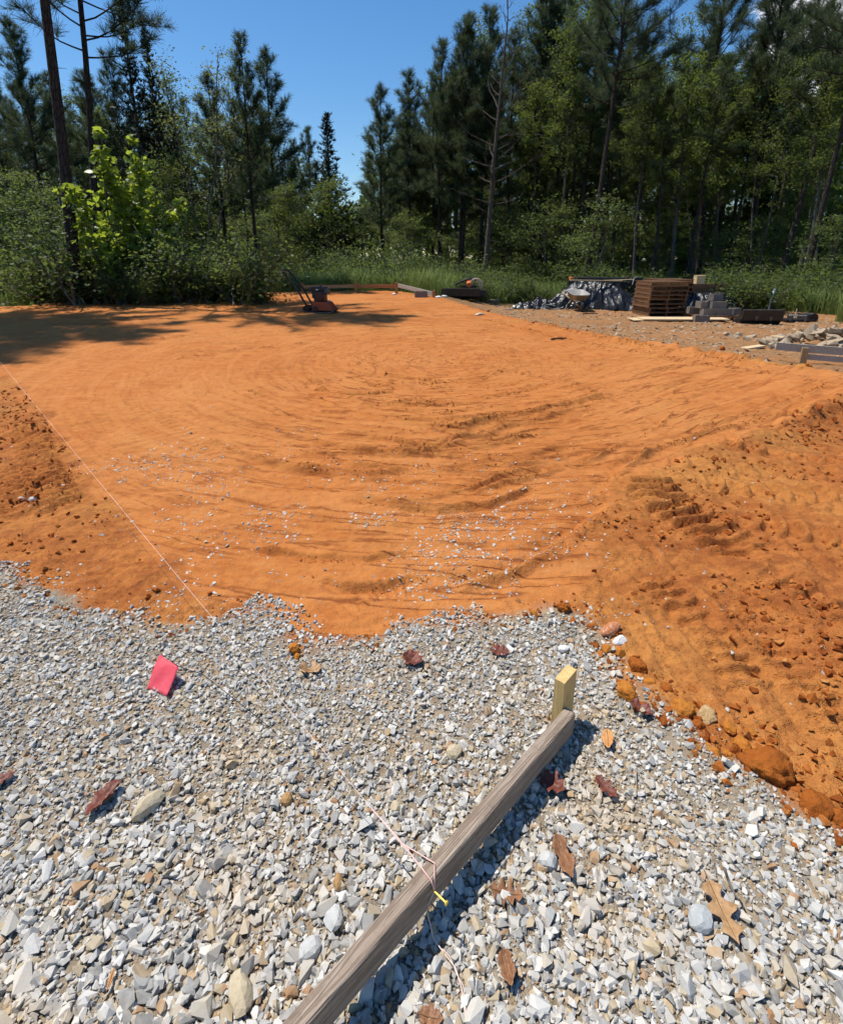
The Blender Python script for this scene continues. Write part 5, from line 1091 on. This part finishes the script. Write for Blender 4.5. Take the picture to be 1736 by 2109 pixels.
top_at('pole', 1500, 120, 25, 'thin trunk behind the pallet stacks', bx=1413, cat=PN, wid=1.3); top_at('pole', 1345, 140, 26, 'slim bare pole trunk between the leaning pine and the pallets', bx=1300, cat=PN, wid=1.3); top_at('pole', 1390, 180, 25, 'slim pole trunk just left of the pallet stacks', bx=1345, cat=PN, wid=1.3); top_at('pole', 1290, 150, 28, 'slim pole trunk above the wheelbarrow', bx=1262, cat=PN, wid=1.3); top_at('pole', 1570, 140, 27, 'slim pole trunk above the concrete blocks', bx=1500, cat=PN, wid=1.3)
top_at('tallC', 1610, 110, 25, 'forked leafy tree behind the black right-hand tarp', bx=1560, cat=BL); top_at('tallB', 1730, 130, 23, 'leafy tree at the right border', bx=1660, cat=BL, wid=1.15); top_at('tallC', 1385, 150, 30, 'slim leafy tree behind the large rounded crown', bx=1345, cat=BL); top_at('tallC', 1470, 170, 28, 'slim leafy tree above the pallet stacks', bx=1440, cat=BL)
# understory along the edge of the wood
US = 'understory trees along the edge of the wood'
for i, (key, px, py, y, w, lab) in enumerate([
    ('under1', 40, 350, 19, 1.3, 'low leafy tree at the left border'), ('under2', 100, 420, 17.5, 1.2, 'pale green bushy tree left of the boxed trunk'), ('under3', 330, 330, 24, 1.2, 'dark bushy tree right of the sunlit sapling'), ('under1', 400, 420, 26, 1.2, 'bushy tree under the yellowish slender tree'), ('under2', 530, 450, 28, 1.3, 'bushy tree under the straight open pine'), ('under3', 575, 380, 30, 1.2, 'bushy tree left of the round broadleaf tree'),
    ('under1', 740, 430, 33, 1.3, 'spreading tree in front of the rounded pine'), ('under2', 840, 450, 29, 1.3, 'layered pale green tree left of the twin pine trunks'), ('under1', 870, 420, 34, 1.2, 'leafy tree between the twin pine trunks'), ('under3', 1000, 380, 33, 1.2, 'leafy tree behind the foot of the dead pine'), ('under1', 1060, 420, 29, 1.3, 'leafy tree right of the dead pine trunk'), ('under2', 1130, 430, 27, 1.3, 'leafy tree above the orange attachment'), ('under3', 1160, 430, 28, 1.2, 'leafy tree left of the leaning trunk foot'), ('under2', 1250, 430, 22.5, 1.3, 'pale layered tree in front of the leaning trunk'),
    ('under3', 1300, 450, 30, 1.2, 'leafy tree right of the leaning trunk foot'), ('under1', 1380, 430, 29, 1.3, 'leafy tree behind the pallet stacks'), ('under2', 1490, 480, 25, 1.3, 'low leafy tree behind the concrete blocks'), ('under1', 1570, 440, 26, 1.3, 'leafy tree behind the right loader bucket'), ('under3', 1645, 380, 27, 1.3, 'leafy tree between the two right-hand pine trunks'), ('under1', 1730, 440, 20, 1.3, 'leafy tree low at the right border')]):
    top_at(key, px, py, y, lab, cat='tree', group=US, wid=w)
top_at('sap', 196, 268, 16.2, 'sunlit yellow-green sapling with big leaves beside the boxed trunk', cat='sapling', wid=1.15); top_at('sap', 275, 282, 16.6, 'right half of the sunlit sapling clump with big leaves', cat='sapling', wid=.9)
# the wood behind: trunks and crowns that only darken the gaps
rg = random.Random(17)
ORD = ['first', 'second', 'third', 'fourth', 'fifth', 'sixth', 'seventh', 'eighth', 'ninth', 'tenth', 'eleventh', 'twelfth', 'thirteenth', 'fourteenth', 'fifteenth', 'sixteenth', 'seventeenth', 'eighteenth', 'nineteenth', 'twentieth'] + ['twenty-' + q for q in ('first', 'second', 'third', 'fourth', 'fifth', 'sixth', 'seventh', 'eighth', 'ninth')] + ['thirtieth'] + ['thirty-' + q for q in ('first', 'second', 'third', 'fourth', 'fifth', 'sixth', 'seventh', 'eighth', 'ninth')] + ['fortieth'] + ['forty-' + q for q in ('first', 'second', 'third', 'fourth', 'fifth', 'sixth', 'seventh')]
for i in range(74):
    px = -220 + 2200 * (i + rg.random()) / 74; gap = 560 < px < 760; y = rg.uniform(38, 62); key = rg.choice(['pineC', 'pineE', 'oakB', 'oakA', 'under3', 'oakC', 'under1', 'cedarB', 'oakB', 'pineE'])
    ty = rg.uniform(330, 440) if gap else (rg.uniform(230, 400) if px < 900 else rg.uniform(150, 360))
    top_at(key, px, ty, y, 'dark tree deep in the wood behind the front trees', cat='tree', group='trees deep in the wood', wid=1.5)
for i in range(40):
    px = -250 + 2250 * (i + rg.random()) / 40; y = rg.uniform(34, 44); top_at(rg.choice(['under1', 'under3', 'under2']), px, rg.uniform(455, 505), y, 'shaded undergrowth tree among the trunks', cat='tree', group='undergrowth among the trunks', wid=1.5)
for i in range(64):
    px = -150 + 2050 * (i + rg.random()) / 64; y = rg.uniform(29, 46)
    if 575 < px < 775: continue
    ty = rg.uniform(150, 270) if px < 600 else (rg.uniform(170, 260) if px < 960 else rg.uniform(-40, 140))
    top_at(rg.choice(['tallA', 'tallB', 'pineB', 'tallC', 'pineD', 'pineC', 'pineA', 'tallB'] if px > 1000 else ['tallB', 'oakD', 'pineB', 'pineC', 'pole', 'pineC', 'pineA', 'oakD']), px, ty, y, 'tree of the second row filling the wood behind the edge trees', cat='tree', group='trees of the second row', wid=1.1)
# tall pines outside the left border whose crowns shade the pad
for x, y, H, k in ((-12.3, 12.9, 17, 'pineT'), (-13.9, 14.3, 17, 'pineT'), (-13.4, 11.0, 17, 'pineT'), (-15.5, 13.5, 19, 'pineD')):
    put(k, x, y, H, 'tall pine outside the left border shading the pad', PN, 'pines outside the left border')
# shrubs and weeds
SG, WG = 'shrubs at the edge of the clearing', 'weeds at the edge of the clearing'
for i in range(46):
    px = -120 + 660 * i / 45 + rg.uniform(-10, 10); p = at_y(px, 600, rg.uniform(15.2, 18.5)); k = rg.choice(['bush1', 'bush2', 'bush3', 'bush1']); put(k, p[0], p[1], (.5 + 1.9 * rg.random() ** 1.6), ORD[i] + ' leafy shrub from the left along the left verge of the pad', 'shrub', SG + ' on the left', wid=1.2)
for i in range(34):
    px = 540 + 820 * i / 33 + rg.uniform(-10, 10); p = at_y(px, 560, rg.uniform(23.5, 28)); k = rg.choice(['bush1', 'bush2', 'bush3']); put(k, p[0], p[1], rg.uniform(1.0, 2.0), ORD[i] + ' shrub from the left in the row behind the tall grass', 'shrub', SG + ' at the back', wid=1.2)
for i in range(26):
    px = 930 + 420 * i / 25 + rg.uniform(-10, 10); p = at_y(px, 575, rg.uniform(20.6, 23)); put(rg.choice(['bush2', 'weed1', 'bush1']), p[0], p[1], rg.uniform(.7, 1.35), ORD[i] + ' weed patch from the left behind the loader bucket and tarps', 'weed', WG + ' at the back', wid=1.3)
for i in range(30):
    px = 1480 + 300 * i / 29 + rg.uniform(-10, 10); p = at_y(px, 600, rg.uniform(17.6, 20.5)); put(rg.choice(['bush1', 'bush3', 'weed1']), p[0], p[1], rg.uniform(.9, 1.9), ORD[i] + ' bright bush from the left on the right verge of the clearing', 'shrub', SG + ' on the right', wid=1.25)

for i in range(34):
    px = 530 + 420 * i / 33 + rg.uniform(-10, 10); p = at_y(px, 575, rg.uniform(20.4, 24)); put(rg.choice(['weed1', 'weed2', 'weed1', 'bush2']), p[0], p[1], rg.uniform(.5, 1.0), ORD[i] + ' weed clump from the left in the tall grass behind the far boards', 'weed', 'weeds in the tall grass', wid=1.4)
# tall grass
def grass(name, label, spots, hlo, hhi, w, seed, mat='blade_grass'):
    rg2 = np.random.default_rng(seed); m = MB(); X, Y = spots(rg2); n = len(X); H = rg2.uniform(hlo, hhi, n) * (.75 + .35 * (1 + fbm(X * .7, Y * .7, 2))); Z = terrain(X, Y, False); a = rg2.uniform(0, 6.28, n); b = rg2.uniform(.08, .55, n) * H; dx, dy = np.cos(a) * b, np.sin(a) * b; sx, sy = -np.sin(a) * w, np.cos(a) * w
    P0 = np.stack([X, Y, Z], 1); S = np.stack([sx, sy, 0 * sx], 1); P1 = P0 + np.stack([dx * .3, dy * .3, H * .6], 1); P2_ = P0 + np.stack([dx, dy, H * (1 - .25 * (b / H))], 1)
    V = np.stack([P0 - S, P0 + S, P1 + S * .8, P1 - S * .8, P2_], 1).reshape(-1, 3); o = np.arange(n)[:, None] * 5
    m.add(V, (o + np.array([[0, 1, 2, 3]]))); m.f.setdefault(3, []).append(o + np.array([[3, 2, 4]])); return tag(m.build(name, mat), label, 'grass', kind='stuff')
def spots_back(r):
    px = r.uniform(470, 1360, 34000); y = r.uniform(19.4, 29, 34000); x = (px - CX) / FPX * y * 1.04; x = x + r.normal(0, .2, len(x)); k = (sdpoly(x, y, PAD) > .35) & ((x < 1.2) | (y > 21.2)) & (fbm(x * .6, y * .6, 2) > -.7); return x[k], y[k]
grass('tall_grass', 'tall green grass behind the far batter boards', spots_back, .3, .8, .010, 5)
def spots_left(r):
    x = r.uniform(-17, -3.5, 26000); y = r.uniform(12.5, 21, 26000); s = sdpoly(x, y, PAD); k = (s > .15) & (s < 2.6); return x[k], y[k]
grass('verge_grass', 'rough grass along the left verge of the clay pad', spots_left, .15, .6, .010, 6)
def spots_right(r):
    x = r.uniform(8, 17, 26000); y = r.uniform(13.0, 22, 26000); k = (x - .2 * (y - 13) > 11.6 + .5 * np.sin(y * 2)) | (y > 20.3); return x[k], y[k]
grass('right_grass', 'long bright grass at the right of the clearing', spots_right, .25, .85, .011, 8)
def far_wood():
    r2 = np.random.default_rng(91); n = 42000; a = R(90) + r2.uniform(-1.25, 1.25, n); d = r2.uniform(50, 74, n); z = 8.5 * r2.random(n) ** .8 * (.75 + .35 * fbm(a * 14, d * .05, 3)); C = np.stack([d * np.cos(a), d * np.sin(a), z], 1); N = unit(r2.normal(0, .7, (n, 3)) + np.array([0, 0, .6]))
    m = MB(); add_leaves(m, C, N, r2.uniform(.35, .8, n), .7, r2); tag(m.build('far_wood', 'leaf_oak'), 'dim mass of foliage deep in the wood', 'woodland', kind='stuff')
far_wood()
for _k, (_r, _h, _u) in PROTO.items():
    if not _u:
        for _c in KIDS.get(_r.name, []): bpy.data.objects.remove(_c)
        bpy.data.objects.remove(_r)
# the small box on the left trunk
bx = at_y(142, 417, 15.3); t = thing('trail_camera', (bx[0], bx[1] - .24, bx[2]), 'small dark box with pale edge strapped to the left trunk', 'trail camera', .1)
P2(t, 'body', 'steel_black', lambda m: m.box((0, 0, 0), (.13, .09, .20)), bevel=.008); P2(t, 'bracket', 'steel_pale', lambda m: (m.box((0, -.047, -.11), (.16, .01, .02)), m.box((-.078, -.03, 0), (.012, .04, .2))))
